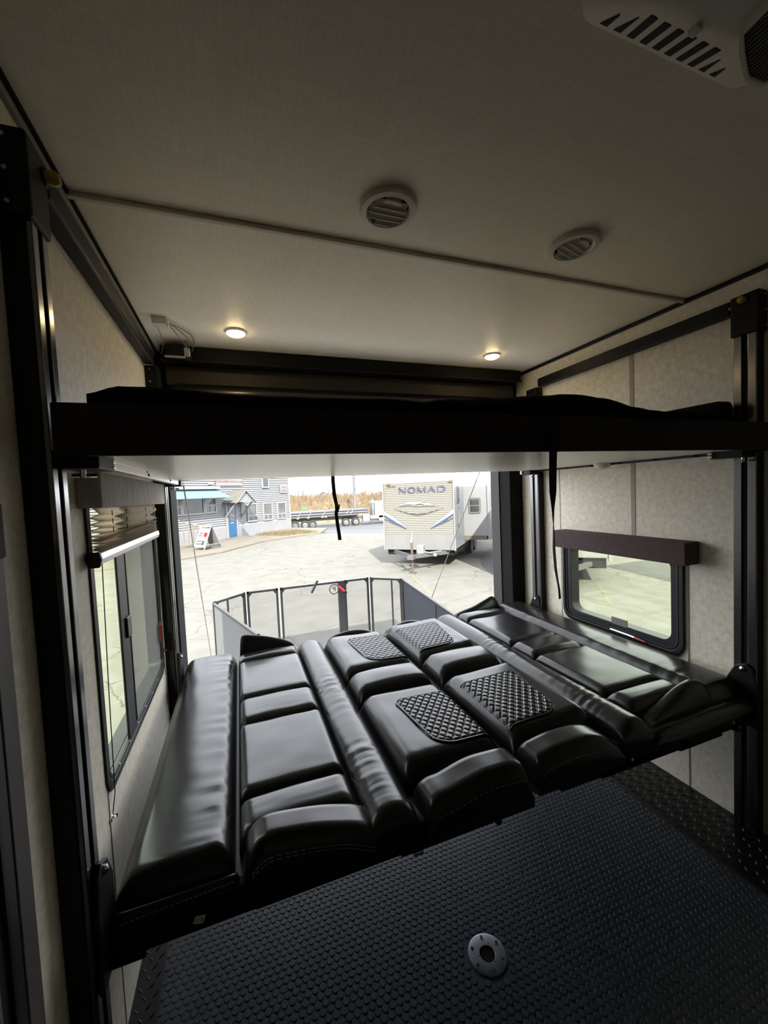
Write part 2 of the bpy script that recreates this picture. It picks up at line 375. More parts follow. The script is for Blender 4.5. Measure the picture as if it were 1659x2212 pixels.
# ------------------------------------------------------------------ lift posts, rails, brackets
def post(x0, sgn, y0, y1, z1, label, front):
    """x0 wall plane, sgn into the room"""
    t = thing('lift_post', label, 'post', (x0, (y0+y1)/2, 0), 'bunk lift posts')
    X = lambda a: x0+sgn*a
    def bx(b, a0, a1, ya, yb, za, zb): return b.box(min(X(a0), X(a1)), max(X(a0), X(a1)), ya, yb, za, zb)
    bx(MB(), 0, .042, y0, y1, .006, z1).build('column', BLACK, t, bevel=.004)
    c = (y0+y1)/2
    for ya, yb in ((y0, c-.010), (c+.010, y1)):
        bx(MB(), .042, .052, ya, yb, .006, z1-.10).build('track_lip', mat('satin black aluminium', (0.17, 0.17, 0.175), rough=.20, metal=1.0), t, bevel=.002)
    bx(MB(), .040, .046, c-.010, c+.010, .006, z1-.10).build('slot', MATTE, t)
    # motor plate on top
    b = bx(MB(), 0, .058, y0-.012, y1+.008, z1-.10, z1+.06); b.build('top_plate', BLACK, t, bevel=.006)
    for q in (z1+.04, z1-.02, z1-.08):
        MB().lathe([(.0042, 0), (.0042, .003), (.0001, .004)], (X(.022), y0-.012, q), 'y', 8, -1).build('bolt', STEEL, t, smooth='auto')
    return t
pLF = post(0, 1, .966, 1.036, 2.17, 'black slotted lift post on left wall nearest the camera', True)
pRF = post(W, -1, 1.005, 1.085, 2.19, 'black slotted lift post on right wall nearest the camera', True)
pLR = post(0, 1, 2.255, 2.335, 2.13, 'black slotted lift post on left wall beside the rear opening', False)
pRR = post(W, -1, 2.255, 2.335, 2.13, 'black slotted lift post on right wall beside the rear opening', False)
def rail(x0, sgn, y0, y1, label):
    t = thing('lift_rail', label, 'rail', (x0, (y0+y1)/2, 2.19), 'bunk lift rails')
    X = lambda a: x0+sgn*a
    MB().box(min(X(.004), X(.046)), max(X(.004), X(.046)), y0, y1, 2.188, 2.246).build('tube', BLACK, t, bevel=.006)
    MB().tube([(X(.03), y0, 2.217), (X(.03), y0+.02, 2.217)], .016, 10).build('coupling', STEEL, t, smooth='auto')
    return t
rail(0, 1, 1.085, 2.24, 'long black lift rail high on the left wall')
rail(W, -1, 1.10, 2.24, 'long black lift rail high on the right wall')
# yellow plastic plugs on the two front posts
for x, y, z, lab in ((.078, 1.03, 2.195, 'yellow plastic plug at the top of the left front post'), (W-.078, 1.045, 2.225, 'yellow plastic plug at the top of the right front post')):
    t = thing('crank_plug', lab, 'plug', (x, y, z), 'yellow crank plugs')
    s_ = -1 if x > 1 else 1
    MB().lathe([(.0001, .0), (.013, .0), (.014, .018), (.010, .026), (.0001, .027)], (x-s_*.02, y, z), 'x', 14, s_).build('cap', YELLOW, t, smooth='auto')
    MB().lathe([(.016, 0), (.018, .003), (.016, .006)], (x-s_*.022, y, z), 'x', 14, s_).build('washer', BLACK, t, smooth='auto')
# rear: crossing shaft, header board, rolled screen
t = thing('cross_beam', 'black cross beam under the ceiling above the rear opening', 'beam', (1.2, 2.42, 2.27))
MB().box(.05, W-.05, 2.40, 2.50, 2.268, 2.345).build('housing', MATTE, t, bevel=.008)
MB().tube([(.05, 2.395, 2.268), (W-.05, 2.395, 2.268)], .006, 8).build('lip', BLACK, t, smooth='auto')
t = thing('rear_header', 'brown board above the rolled screen at the rear', 'board', (1.2, 2.50, 2.16))
MB().box(.06, W-.06, 2.475, 2.51, 2.165, 2.262).build('board', mat('dark umber board', (0.030, 0.024, 0.017), rough=.7), t, bevel=.003)
t = thing('rolled_screen', 'black rolled screen across the top of the rear opening', 'screen', (1.2, 2.42, 2.05))
MB().tube([(.10, 2.445, 2.10), (W-.10, 2.445, 2.10)], .045, 24).build('roll', mat('black vinyl', (0.012, 0.012, 0.014), rough=.28), t, smooth='auto')
MB().box(.10, W-.10, 2.475, 2.495, 2.05, 2.12).build('hem', MATTE, t)
# control box with wires in the rear left corner
t = thing('control_box', 'small white switch box on the ceiling in the rear left corner', 'box', (.10, 2.07, H))
MB().box(.075, .135, 2.05, 2.10, 2.318, H).build('case', WHITEP, t, bevel=.003)
MB().box(.132, .140, 2.055, 2.095, 2.312, 2.342).build('plug', WHITEP, t, bevel=.002)
t = thing('lift_motor', 'black lift motor hanging by wires from the beam', 'motor', (.13, 2.37, 2.262))
MB().box(.085, .170, 2.33, 2.41, 2.262, 2.332).build('body', BLACK, t, bevel=.006)
MB().box(.172, .200, 2.325, 2.40, 2.268, 2.315).build('bracket', ALU, t, bevel=.003)
MB().box(.080, .175, 2.322, 2.335, 2.258, 2.268).build('plate', ALU, t, bevel=.002)
for k, (dx, dz) in enumerate(((0, 0), (.008, -.01), (-.006, .008))):
    pts = []
    for i in range(13):
        u = i/12; pts.append((.14+dx+.06*u+.055*math.sin(math.pi*u)*(1-.3*k), 2.085+.27*u, 2.335-.03*u-.0+(.012-.02*k)*math.sin(math.pi*u)+dz*.4))
    MB().tube(pts, .0022, 6).build('wire', mat('grey wire', (0.12, 0.115, 0.10), rough=.5), t, smooth='auto')
pts = [(.085+.02*math.sin(math.pi*i/10)-.02*(i/10), 2.06+.27*i/10, 2.33-.055*math.sin(math.pi*.5*i/10)) for i in range(11)]
MB().tube(pts, .0018, 6).build('wire', MATS['grey wire'], t, smooth='auto')

# ------------------------------------------------------------------ ceiling fittings
def vent(x, y, label, rz):
    t = thing('ceiling_vent', label, 'vent', (x, y, H), 'round ceiling vents')
    MB().lathe([(.083, 0), (.084, .010), (.081, .016), (.066, .018), (.062, .014), (.060, 0)], (x, y, H), 'z', 48, -1).build('ring', WHITEP, t, smooth='auto')
    MB().lathe([(.0001, .001), (.061, .001)], (x, y, H), 'z', 40, -1).build('throat', MATTE, t)
    for k in range(5):
        o_ = -.046+.023*k; half = math.sqrt(max(.0585**2-(abs(o_)+.008)**2, .0004))
        M = Matrix.Translation((x, y, H-.010)) @ Matrix.Rotation(rz, 4, 'Z')
        MB(M).add([(-half, o_-.0120, .003), (half, o_-.0120, .003), (half, o_+.0120, -.005), (-half, o_+.0120, -.005), (-half, o_-.0120, .0045), (half, o_-.0120, .0045), (half, o_+.0120, -.0035), (-half, o_+.0120, -.0035)],
                  [(0, 3, 2, 1), (4, 5, 6, 7), (0, 1, 5, 4), (1, 2, 6, 5), (2, 3, 7, 6), (3, 0, 4, 7)]).build('louvre', WHITED, t)
        MB(M).box(-half, half, o_+.0095, o_+.0120, -.0072, -.0045).build('louvre_edge', WHITEP, t)
    M = Matrix.Translation((x, y, H-.017)) @ Matrix.Rotation(rz, 4, 'Z')
    MB(M).prism([(.03*math.cos(a), -.034+.014*math.sin(a)) for a in [math.pi+math.pi*k/10 for k in range(11)]], 'z', 0, .004).build('thumb_tab', WHITED, t)
    return t
vent(.852, 1.122, 'round white ceiling vent nearer the left wall', .0)
vent(1.538, 1.113, 'round white ceiling vent nearer the right wall', .30)
def clight(x, y, label):
    t = thing('ceiling_light', label, 'lamp', (x, y, H), 'lit puck ceiling lights')
    MB().lathe([(.050, 0), (.050, .006), (.045, .010), (.043, .008)], (x, y, H), 'z', 36, -1).build('rim', WHITEP, t, smooth='auto')
    pr = [(.0445*math.cos(a), .007+.019*math.sin(a)) for a in [math.pi/2*k/8 for k in range(8)]]+[(.0002, .026)]
    MB().lathe(pr, (x, y, H), 'z', 36, -1).build('lens', LAMP, t, smooth=True)
clight(.428, 2.15, 'lit round ceiling light nearer the left wall')
clight(1.942, 2.165, 'lit round ceiling light nearer the right wall')
# air conditioner
t = thing('air_conditioner', 'white ceiling air conditioner shroud with slotted grille', 'air conditioner', (1.23, .3, H))
def rr3(x0, x1, y0, y1, r, z): return [(p[0], p[1], z) for p in rrect(x0, x1, y0, y1, r, 6)]
L0 = rr3(.985, 1.452, -.25, .569, .05, H); L1 = rr3(.982, 1.455, -.253, .572, .05, H-.014); L2 = rr3(1.045, 1.395, -.19, .488, .05, H-.062); L3 = rr3(1.065, 1.375, -.17, .468, .05, H-.066)
n = len(L0); b = MB()
b.add(L0+L1+L2+L3, [(k*n+i, k*n+(i+1) % n, (k+1)*n+(i+1) % n, (k+1)*n+i) for k in range(3) for i in range(n)]+[list(range(3*n, 4*n))])
b.build('shroud', WHITEP, t, smooth='auto')
def onslope(x, f):   # f 0..1 from the outer rim to the inner rim of the front slope
    return Vector((x, .572-.084*f, H-.014-.048*f))
nrm = Vector((0, .048, -.084)).normalized()
SLOTM = mat('dark slot', (0.010, 0.011, 0.010), rough=.9)
for k in range(10):
    x = 1.049+.0323*k; w_ = .0082; f0 = .13
    f1 = {0: .50, 1: .66, 8: .62, 9: .48}.get(k, .83); sh = -.018*(f1-f0)/.70
    a0, a1 = onslope(x-w_, f0), onslope(x+w_, f0)
    if k < 2: b0, b1 = onslope(x+sh+w_, f1), onslope(x+sh+w_+.002, f1)
    elif k > 7: b0, b1 = onslope(x+sh-.002, f1), onslope(x+sh, f1)
    else: b0, b1 = onslope(x+sh-w_, f1), onslope(x+sh+w_, f1)
    e = nrm*.0012; i_ = -nrm*.012
    MB().add([a0+e, a1+e, b1+e, b0+e, a0+i_, a1+i_, b1+i_, b0+i_], [(0, 1, 2, 3), (4, 7, 6, 5), (0, 4, 5, 1), (1, 5, 6, 2), (2, 6, 7, 3), (3, 7, 4, 0)]).build('slot', SLOTM, t)
MB().box(1.165, 1.180, .480, .496, H-.070, H-.060).build('clip', WHITEP, t, bevel=.002)
# side grille with thin louvres
gp = [(1.247, .20), (1.243, .40), (1.249, .458), (1.29, .478), (1.345, .501), (1.385, .500), (1.42, .46), (1.43, .20)]
go = [(1.239, .19), (1.235, .40), (1.241, .464), (1.286, .487), (1.345, .510), (1.392, .508), (1.43, .465), (1.44, .19)]
MB().prism(gp, 'z', H-.073, H-.050).build('grille_dish', MATTE, t)
MB().ring(go, gp, 'z', H-.079, H-.045).build('grille_rim', WHITEP, t, bevel=.002)
for k in range(20):
    x = 1.253+.0085*k
    yf = .458+(x-1.249)*.45 if x < 1.345 else .500
    MB().box(x-.0018, x+.0018, .20, yf-.001, H-.0765, H-.071).build('grille_louvre', mat('grille grey plastic', (0.13, 0.125, 0.115), rough=.5), t)  # louvres in one even mid grey

# ------------------------------------------------------------------ bunk
t = thing('bunk_platform', 'raised bunk platform with near black front and pale underside', 'bunk', (1.2, 1.6, 1.62))
MB().box(.062, 2.338, .945, .962, 1.618, 1.722).build('fascia', FASCIA, t, bevel=.004)
MB().box(.120, 2.335, .962, 2.30, 1.626, 1.640).build('underside', BUNKP, t)
MB().box(.10, 2.34, .962, 2.295, 1.640, 1.700).build('core', MATTE, t)
MB().box(.117, .1205, .962, 2.30, 1.622, 1.634).build('edge_trim', ALU, t)
sr = MB().box(.095, .117, 1.085, 2.26, 1.602, 1.634).build('side_rail', ALU, t, bevel=.002)
for yy, dz in ((1.50, .006), (1.52, -.006), (1.93, .006), (1.97, -.005)):
    MB().lathe([(.0055, 0), (.0055, .002), (.0001, .0021)], (.117, yy, 1.618+dz), 'x', 12, 1).build('hole', MATTE, sr)
MB().box(2.332, 2.338, .962, 2.30, 1.614, 1.632).build('edge_trim', BLACK, t)
for k in range(6):
    yy = 1.22+.19*k
    MB().lathe([(.008, 0), (.006, .006), (.0001, .008)], (2.325, yy, 1.622), 'z', 10, -1).build('rivet', BLACK, t, smooth='auto')
for (xa, xb, ya, yb) in ((.055, .125, .985, 1.10), (.055, .125, 2.24, 2.33), (2.275, 2.345, 1.01, 1.13), (2.275, 2.345, 2.24, 2.33)):
    br = MB().box(xa, xb, ya, yb, 1.596, 1.640).build('corner_bracket', BLACK, t, bevel=.004)
    xm = xb if xa < 1 else xa
    for q in range(2): MB().box(min(xm-.012, xm), max(xm+.002, xm), yb-.016, yb+.002, 1.602+.012*q, 1.610+.012*q).build('nut', CHROME, br, bevel=.002)
    MB().tube([((xa+xb)/2, ya+.02, 1.596), ((xa+xb)/2, ya+.02, 1.578)], .006, 10).build('bolt', CHROME, br, smooth='auto')
    MB().tube([((xa+xb)/2-.02, ya+.02, 1.583), ((xa+xb)/2+.022, ya+.03, 1.583)], .004, 8).build('wing_nut', CHROME, br, smooth='auto')
# key ring hanging off the left front bracket
t = thing('pull_ring', 'thin dark wire ring hanging on the left front post', 'ring', (.03, .97, 1.565))
MB().tube([(.025+.016*math.cos(2*math.pi*k/20), .972, 1.572+.018*math.sin(2*math.pi*k/20)) for k in range(21)], .0012, 6).build('wire', STEEL, t, smooth='auto')
# bedding on the bunk
def surf(name, m, parent, x0, x1, y0, y1, nx, ny, zf, zb, smooth=True):
    vs = []; fs = []
    for j in range(ny+1):
        for i in range(nx+1):
            x = x0+(x1-x0)*i/nx; y = y0+(y1-y0)*j/ny; vs.append((x, y, zf(x, y)))
    for j in range(ny):
        for i in range(nx): fs.append((j*(nx+1)+i, j*(nx+1)+i+1, (j+1)*(nx+1)+i+1, (j+1)*(nx+1)+i))
    border = [i for i in range(nx)]+[j*(nx+1)+nx for j in range(ny)]+[ny*(nx+1)+i for i in range(nx, 0, -1)]+[j*(nx+1) for j in range(ny, 0, -1)]
    o0 = len(vs)
    for i in border: vs.append((vs[i][0], vs[i][1], zb))
    n = len(border)
    for k in range(n): fs.append((border[k], border[(k+1) % n], o0+(k+1) % n, o0+k)[::-1])
    fs.append(list(range(o0, o0+n)))
    b = MB(); b.add(vs, fs); return b.build(name, m, parent, smooth='auto' if smooth else False)
def interp(pts, x):
    if x <= pts[0][0]: return pts[0][1]
    for (a, za), (b, zb) in zip(pts, pts[1:]):
        if x <= b:
            u = (x-a)/(b-a); u = u*u*(3-2*u); return za+(zb-za)*u
    return pts[-1][1]
def crom(pts, x):
    """smooth curve through the points"""
    if x <= pts[0][0]: return pts[0][1]
    if x >= pts[-1][0]: return pts[-1][1]
    for i in range(len(pts)-1):
        (x0, z0), (x1, z1) = pts[i], pts[i+1]
        if x <= x1:
            sl = lambda j: (pts[min(j+1, len(pts)-1)][1]-pts[max(j-1, 0)][1])/max(1e-6, pts[min(j+1, len(pts)-1)][0]-pts[max(j-1, 0)][0])
            h = x1-x0; u = (x-x0)/h; m0, m1 = sl(i)*h, sl(i+1)*h
            return (2*u**3-3*u*u+1)*z0+(u**3-2*u*u+u)*m0+(-2*u**3+3*u*u)*z1+(u**3-u*u)*m1
t = thing('bunk_mattress', 'thin unseen mattress on the raised bunk, made pale to bounce daylight', 'mattress', (1.2, 1.6, 1.70))
MB().box(.11, 2.32, 1.06, 2.24, 1.700, 1.745).build('pad', mat('light bouncing pale ticking', (0.80, 0.77, 0.70), rough=.9), t, bevel=.02, seg=3)  # hidden from view; pale colour added to throw daylight onto the ceiling
prof = [(.12, 1.747), (.145, 1.772), (.17, 1.781), (.24, 1.780), (.40, 1.768), (.50, 1.764), (.66, 1.768), (.80, 1.772), (.87, 1.766), (.93, 1.778), (1.1, 1.79), (1.3, 1.810), (1.45, 1.822), (1.55, 1.812), (1.66, 1.782), (1.75, 1.768), (1.8, 1.764), (1.9, 1.772), (2.05, 1.773), (2.16, 1.765), (2.19, 1.752)]
def blz(x, y):
    e = min(1, (y-.975)/.14); e = math.sqrt(max(0, 1-(1-e)**2)); e2 = min(1, (1.36-y)/.15); e2 = math.sqrt(max(0, 1-(1-e2)**2))
    return 1.7465+(interp(prof, x)-1.7465)*(.35+.65*min(e, 1))*e2+.004*noise.noise(Vector((x*14, y*14, 1)))
tag(surf('blanket', BLANKET, None, .115, 2.22, .975, 1.36, 120, 24, blz, 1.702), 'dark fleece blanket rumpled over the bunk mattress', 'blanket')
b = MB(); pts = [(2.275+.0*k, 1.05+.09*k, 1.776) for k in range(6)]
prof2 = [(.0005, 0), (.034, .012), (.043, .05), (.045, .25), (.043, .42), (.034, .458), (.0005, .47)]
tag(b.lathe([(r, h) for r, h in prof2], (2.275, 1.05, 1.790), 'y', 20).build('bolster_pillow', BLANKET, smooth=True), 'small dark rolled pillow at the right end of the bunk', 'pillow')
# straps
def strap(name, pts, w0, label):
    vs = []; fs = []
    for (x, y, z, w, tw) in pts:
        c, s_ = math.cos(tw), math.sin(tw)
        for a, dd in ((-w/2, -.0012), (w/2, -.0012), (w/2, .0012), (-w/2, .0012)): vs.append((x+a*c-dd*s_, y+a*s_+dd*c, z))
    for k in range(len(pts)-1):
        for i in range(4): fs.append((k*4+i, k*4+(i+1) % 4, k*4+4+(i+1) % 4, k*4+4+i))
    fs.append((0, 1, 2, 3)); fs.append([len(vs)-4+i for i in range(4)])
    tag(MB().add(vs, fs).build(name, STRAP, smooth=False), label, 'strap')
strap('hanging_strap', [(.917, 2.305, 1.64, .022, 0), (.917, 2.306, 1.60, .022, 0), (.920, 2.306, 1.52, .022, .1), (.931, 2.306, 1.455, .026, .5), (.934, 2.306, 1.435, .028, .2), (.926, 2.306, 1.41, .020, 0), (.930, 2.306, 1.35, .021, .1), (.938, 2.306, 1.28, .020, 0), (.940, 2.306, 1.25, .021, 0)], .02, 'short black webbing strap hanging before the rear opening')
tag(MB().bar((.945, 2.306, 1.44), (.947, 2.306, 1.462), .004, .006).build('strap_clip', STRAP), 'small black clip on the short hanging strap', 'clip')
strap('hanging_strap', [(1.272, .938, 1.735, .052, 0), (1.270, .937, 1.70, .050, 0), (1.268, .938, 1.66, .040, 0), (1.266, .940, 1.61, .030, .1), (1.264, .941, 1.55, .029, .1), (1.263, .941, 1.50, .030, .2), (1.262, .941, 1.45, .027, .6), (1.262, .941, 1.39, .020, .9), (1.262, .941, 1.33, .016, 1.2), (1.266, .941, 1.27, .012, 1.3), (1.273, .941, 1.23, .010, 1.2), (1.278, .941, 1.205, .014, .6), (1.280, .941, 1.178, .014, .5)], .03, 'long black webbing strap hanging off the bunk front')
# dome light under the bunk
t = thing('dome_light', 'white dome light under the right edge of the bunk', 'lamp', (2.318, 1.70, 1.626))
pr = [(.048, 0), (.048, .004)]+[(.044*math.cos(a), .004+.030*math.sin(a)) for a in [math.pi/2*k/8 for k in range(8)]]+[(.0002, .034)]
MB().lathe(pr[:2]+[(.044, .005)], (2.318, 1.70, 1.626), 'z', 32, -1).build('base', WHITEP, t, smooth='auto')
MB().lathe(pr[2:], (2.318, 1.70, 1.626), 'z', 32, -1).build('lens', mat('milky lens', (0.75, 0.73, 0.68), rough=.3), t, smooth=True)

# ------------------------------------------------------------------ window shades and valances
v = thing('window_valance', 'streaked brown fabric valance above the left window shade', 'valance', (0, 1.7, 1.51), 'fabric window valances')
MB().box(0, .056, 1.240, 2.195, 1.512, 1.606).build('cover', VALF, v, bevel=.004)
v = thing('window_valance', 'brown fabric valance above the right window', 'valance', (W, 1.65, 1.118), 'fabric window valances')
MB().box(2.302, W, 1.250, 2.065, 1.118, 1.226).build('cover', BROWN, v, bevel=.005)
t = thing('pleated_shade', 'crumpled taupe pleated shade half raised over the left window', 'shade', (.03, 1.7, 1.37))
vs = []; fs = []; NP = 11; NY = 20
zs_near = [1.512, 1.490, 1.478, 1.463, 1.455, 1.447, 1.443, 1.437, 1.433, 1.428, 1.424, 1.420]
levels = []
for k in range(2*NP+1):
    levels.append(k)
znear = [1.512, 1.494, 1.480, 1.470, 1.462, 1.455, 1.449, 1.444, 1.439, 1.435, 1.431, 1.427, 1.423, 1.419, 1.415, 1.411, 1.407, 1.404, 1.401, 1.398, 1.395, 1.392, 1.388]
zfar = [1.512, 1.486, 1.470, 1.452, 1.440, 1.436, 1.433, 1.430, 1.427, 1.424, 1.421, 1.418, 1.415, 1.412, 1.409, 1.406, 1.403, 1.400, 1.398, 1.396, 1.394, 1.391, 1.388]
for k in range(2*NP+1):
    for j in range(NY+1):
        u = j/NY; y = 1.285+(2.10-1.285)*u
        z = znear[k]*(1-u)+zfar[k]*u + (.006*math.sin(u*math.pi*1.3+k*.5) if 1 < k < 12 else .001*math.sin(9*u+k))
        x = .034 if k % 2 else .007
        if k == 0: x = .02
        x += .003*noise.noise(Vector((y*7, k*.9, 3)))
        vs.append((x, y, z))
for k in range(2*NP):
    for j in range(NY): fs.append((k*(NY+1)+j, k*(NY+1)+j+1, (k+1)*(NY+1)+j+1, (k+1)*(NY+1)+j))
MB().add(vs, fs).build('pleats', PLEAT, t)
MB().prism([(.005, 1.390), (.034, 1.390), (.037, 1.374), (.032, 1.358), (.008, 1.358)], 'y', 1.272, 2.11).build('bottom_bar', mat('pale aluminium', (0.62, 0.60, 0.60), rough=.35, metal=.7), t, bevel=.003)
MB().prism([(.004, 1.394), (.035, 1.394), (.039, 1.374), (.033, 1.352), (.006, 1.352)], 'y', 1.258, 1.273).build('end_cap', BLACK, t, bevel=.003)
for yy in (1.40, 1.56, 1.86, 2.02):
    for q in range(3):
        MB().bar((.036, yy, 1.503-.025*q), (.035, yy+.004, 1.488-.025*q), .0022, .002).build('cord_stitch', MATTE, t)
tag(MB().tube([(.020, 1.330, 1.36), (.014, 1.322, 1.0), (.012, 1.312, .70), (.006, 1.300, .645)], .0013, 6).build('shade_cord', STRAP, smooth='auto'), 'thin tension cord of the left window shade, nearer one', 'cord', 'shade tension cords')
tag(MB().tube([(.028, 2.085, 1.36), (.020, 2.10, 1.0), (.016, 2.125, .70)], .0013, 6).build('shade_cord', STRAP, smooth='auto'), 'thin tension cord of the left window shade, farther one', 'cord', 'shade tension cords')
for yy, zz, lab in ((1.300, .635, 'small chrome cord clip on the left wall below the window corner'), (2.205, .79, 'small chrome cord clip on the left wall near the rear post')):
    t = thing('cord_clip', lab, 'clip', (0, yy, zz), 'cord clips')
    MB().box(0, .006, yy-.012, yy+.012, zz-.006, zz+.008).build('plate', CHROME, t, bevel=.002)
    MB().tube([(.006, yy+.005, zz), (.014, yy+.006, zz-.004), (.014, yy+.006, zz+.008)], .0022, 6).build('hook', CHROME, t, smooth='auto')

# ------------------------------------------------------------------ sofa bed
def ep(d, r):
    if d >= r: return 1.0
    d = max(d, 0)/r; return math.sqrt(max(0.0, 1-(1-d)**2))
def pillow(name, parent, x0, x1, y0, y1, zb, zt, r, crown=0.0, nx=26, ny=26, wr=None, m=None, ry=None, zbot=None, shear=0.0):
    """upholstered pad: rounded edges of radius r, crown in the middle; zt number or f(x,y)"""
    ry = ry or r
    us = [.5-.5*math.cos(math.pi*i/nx) for i in range(nx+1)]; vs_ = [.5-.5*math.cos(math.pi*j/ny) for j in range(ny+1)]
    verts = []; fs = []
    for v_ in vs_:
        for u in us:
            x = x0+(x1-x0)*u; y = y0+(y1-y0)*v_
            p = ep(min(x-x0, x1-x), r)*ep(min(y-y0, y1-y), ry)
            top = zt(x, y) if callable(zt) else zt
            z = zb+(top-zb)*p+crown*(4*u*(1-u))*(4*v_*(1-v_))
            if wr: z += wr(x, y, u, v_)*p
            verts.append((x, y+shear*(u-.5), z))
    for j in range(ny):
        for i in range(nx): fs.append((j*(nx+1)+i, j*(nx+1)+i+1, (j+1)*(nx+1)+i+1, (j+1)*(nx+1)+i))
    border = [i for i in range(nx)]+[j*(nx+1)+nx for j in range(ny)]+[ny*(nx+1)+i for i in range(nx, 0, -1)]+[j*(nx+1) for j in range(ny, 0, -1)]
    zz = zb-.03 if zbot is None else zbot; o0 = len(verts)
    for i in border: verts.append((verts[i][0], verts[i][1], zz))
    n = len(border)
    for k in range(n): fs.append((border[k], o0+k, o0+(k+1) % n, border[(k+1) % n]))
    fs.append(list(range(o0, o0+n))[::-1])
    b = MB(); b.add(verts, fs); o = b.build(name, m or LEATHER, parent, smooth=True, fix=False)
    return o
def nz(x, y, s, k=0): return noise.noise(Vector((x*s, y*s, k)))
def wrinkle_x(amp, dens, centre, spread, seed):
    """creases running across x, gathered around the y positions in centre"""
    def f(x, y, u, v_):
        g = sum(math.exp(-((y-c)/spread)**2) for c in centre)
        return amp*g*(noise.noise(Vector((x*5, y*dens+x*4, seed)))+.5*noise.noise(Vector((x*9, y*dens*2.1, seed+3)))) + .0016*nz(x, y, 6, seed)
    return f

def quilt(name, parent, hz, x0, x1, y0, y1, side, z_add):
    """diamond-stitched insert; side = -1 straight edge at x1, +1 straight edge at x0"""
    rad = .075
    def inside(x, y):   # signed distance like value: >0 inside, measured from the outline
        dx0, dx1, dy0, dy1 = x-x0, x1-x, y-y0, y1-y
        d = min(dx0, dx1, dy0, dy1)
        # rounded corners on the outer side, tapering near edge
        ox = dx0 if side < 0 else dx1
        tp = .03*max(0, 1-(y-y0)/(y1-y0)); ox -= tp; d = min(d, ox)
        if ox < rad and dy0 < rad: d = min(d, rad-math.hypot(rad-ox, rad-dy0))
        r2 = .035
        if ox < r2 and dy1 < r2: d = min(d, r2-math.hypot(r2-ox, r2-dy1))
        return d
    nx, ny = 110, 130; verts = []; idx = {}; fs = []
    pa, pb = .033, .042
    for j in range(ny+1):
        for i in range(nx+1):
            x = x0+(x1-x0)*i/nx; y = y0+(y1-y0)*j/ny; d = inside(x, y)
            if d < -.002: continue
            a = (x/pa+y/pb); c = (x/pa-y/pb)
            q = min(abs(a-round(a)), abs(c-round(c)))*2      # 0 on a seam, up to 1 mid diamond
            q = 1-(1-min(q*1.9, 1))**2.6
            e = min(1, max(0, d)/.010)
            idx[(i, j)] = len(verts); verts.append((x, y, hz(x, y)+z_add+.0058*q*e-.002*(1-e)))
    for j in range(ny):
        for i in range(nx):
            k = [(i, j), (i+1, j), (i+1, j+1), (i, j+1)]
            if all(p in idx for p in k): fs.append([idx[p] for p in k])
    b = MB(); b.add(verts, fs); o = b.build(name, LEATHER, parent, smooth=True, fix=False)
    # piping round the insert
    pts = []
    if side < 0: raw = [(x1-.004, y0+.004), (x0+.03+rad, y0+.004)]
    else: raw = [(x0+.004, y0+.004), (x1-.03-rad, y0+.004)]
    def arc(cx, cy, r, a0, a1, n=8): return [(cx+r*math.cos(math.radians(a0+(a1-a0)*k/n)), cy+r*math.sin(math.radians(a0+(a1-a0)*k/n))) for k in range(n+1)]
    if side < 0:
        pts = [(x1, y0)]+arc(x0+.03+rad, y0+rad, rad, 270, 185)+arc(x0+.035, y1-.035, .035, 178, 90)+[(x1, y1)]
    else:
        pts = [(x0, y0)]+arc(x1-.03-rad, y0+rad, rad, 270, 355)+arc(x1-.035, y1-.035, .035, 2, 90)+[(x0, y1)]
    # densify
    dens = []
    for (a, c), (e, f) in zip(pts, pts[1:]):
        n = max(1, int(math.hypot(e-a, f-c)/.012))
        for k in range(n): dens.append((a+(e-a)*k/n, c+(f-c)*k/n))
    dens.append(pts[-1])
    MB().tube([(x, y, hz(x, y)+z_add*.4+.002) for x, y in dens], .0042, 6).build('piping', LEATHER, o, smooth='auto')
    # double row of stitches beside the piping
    return o

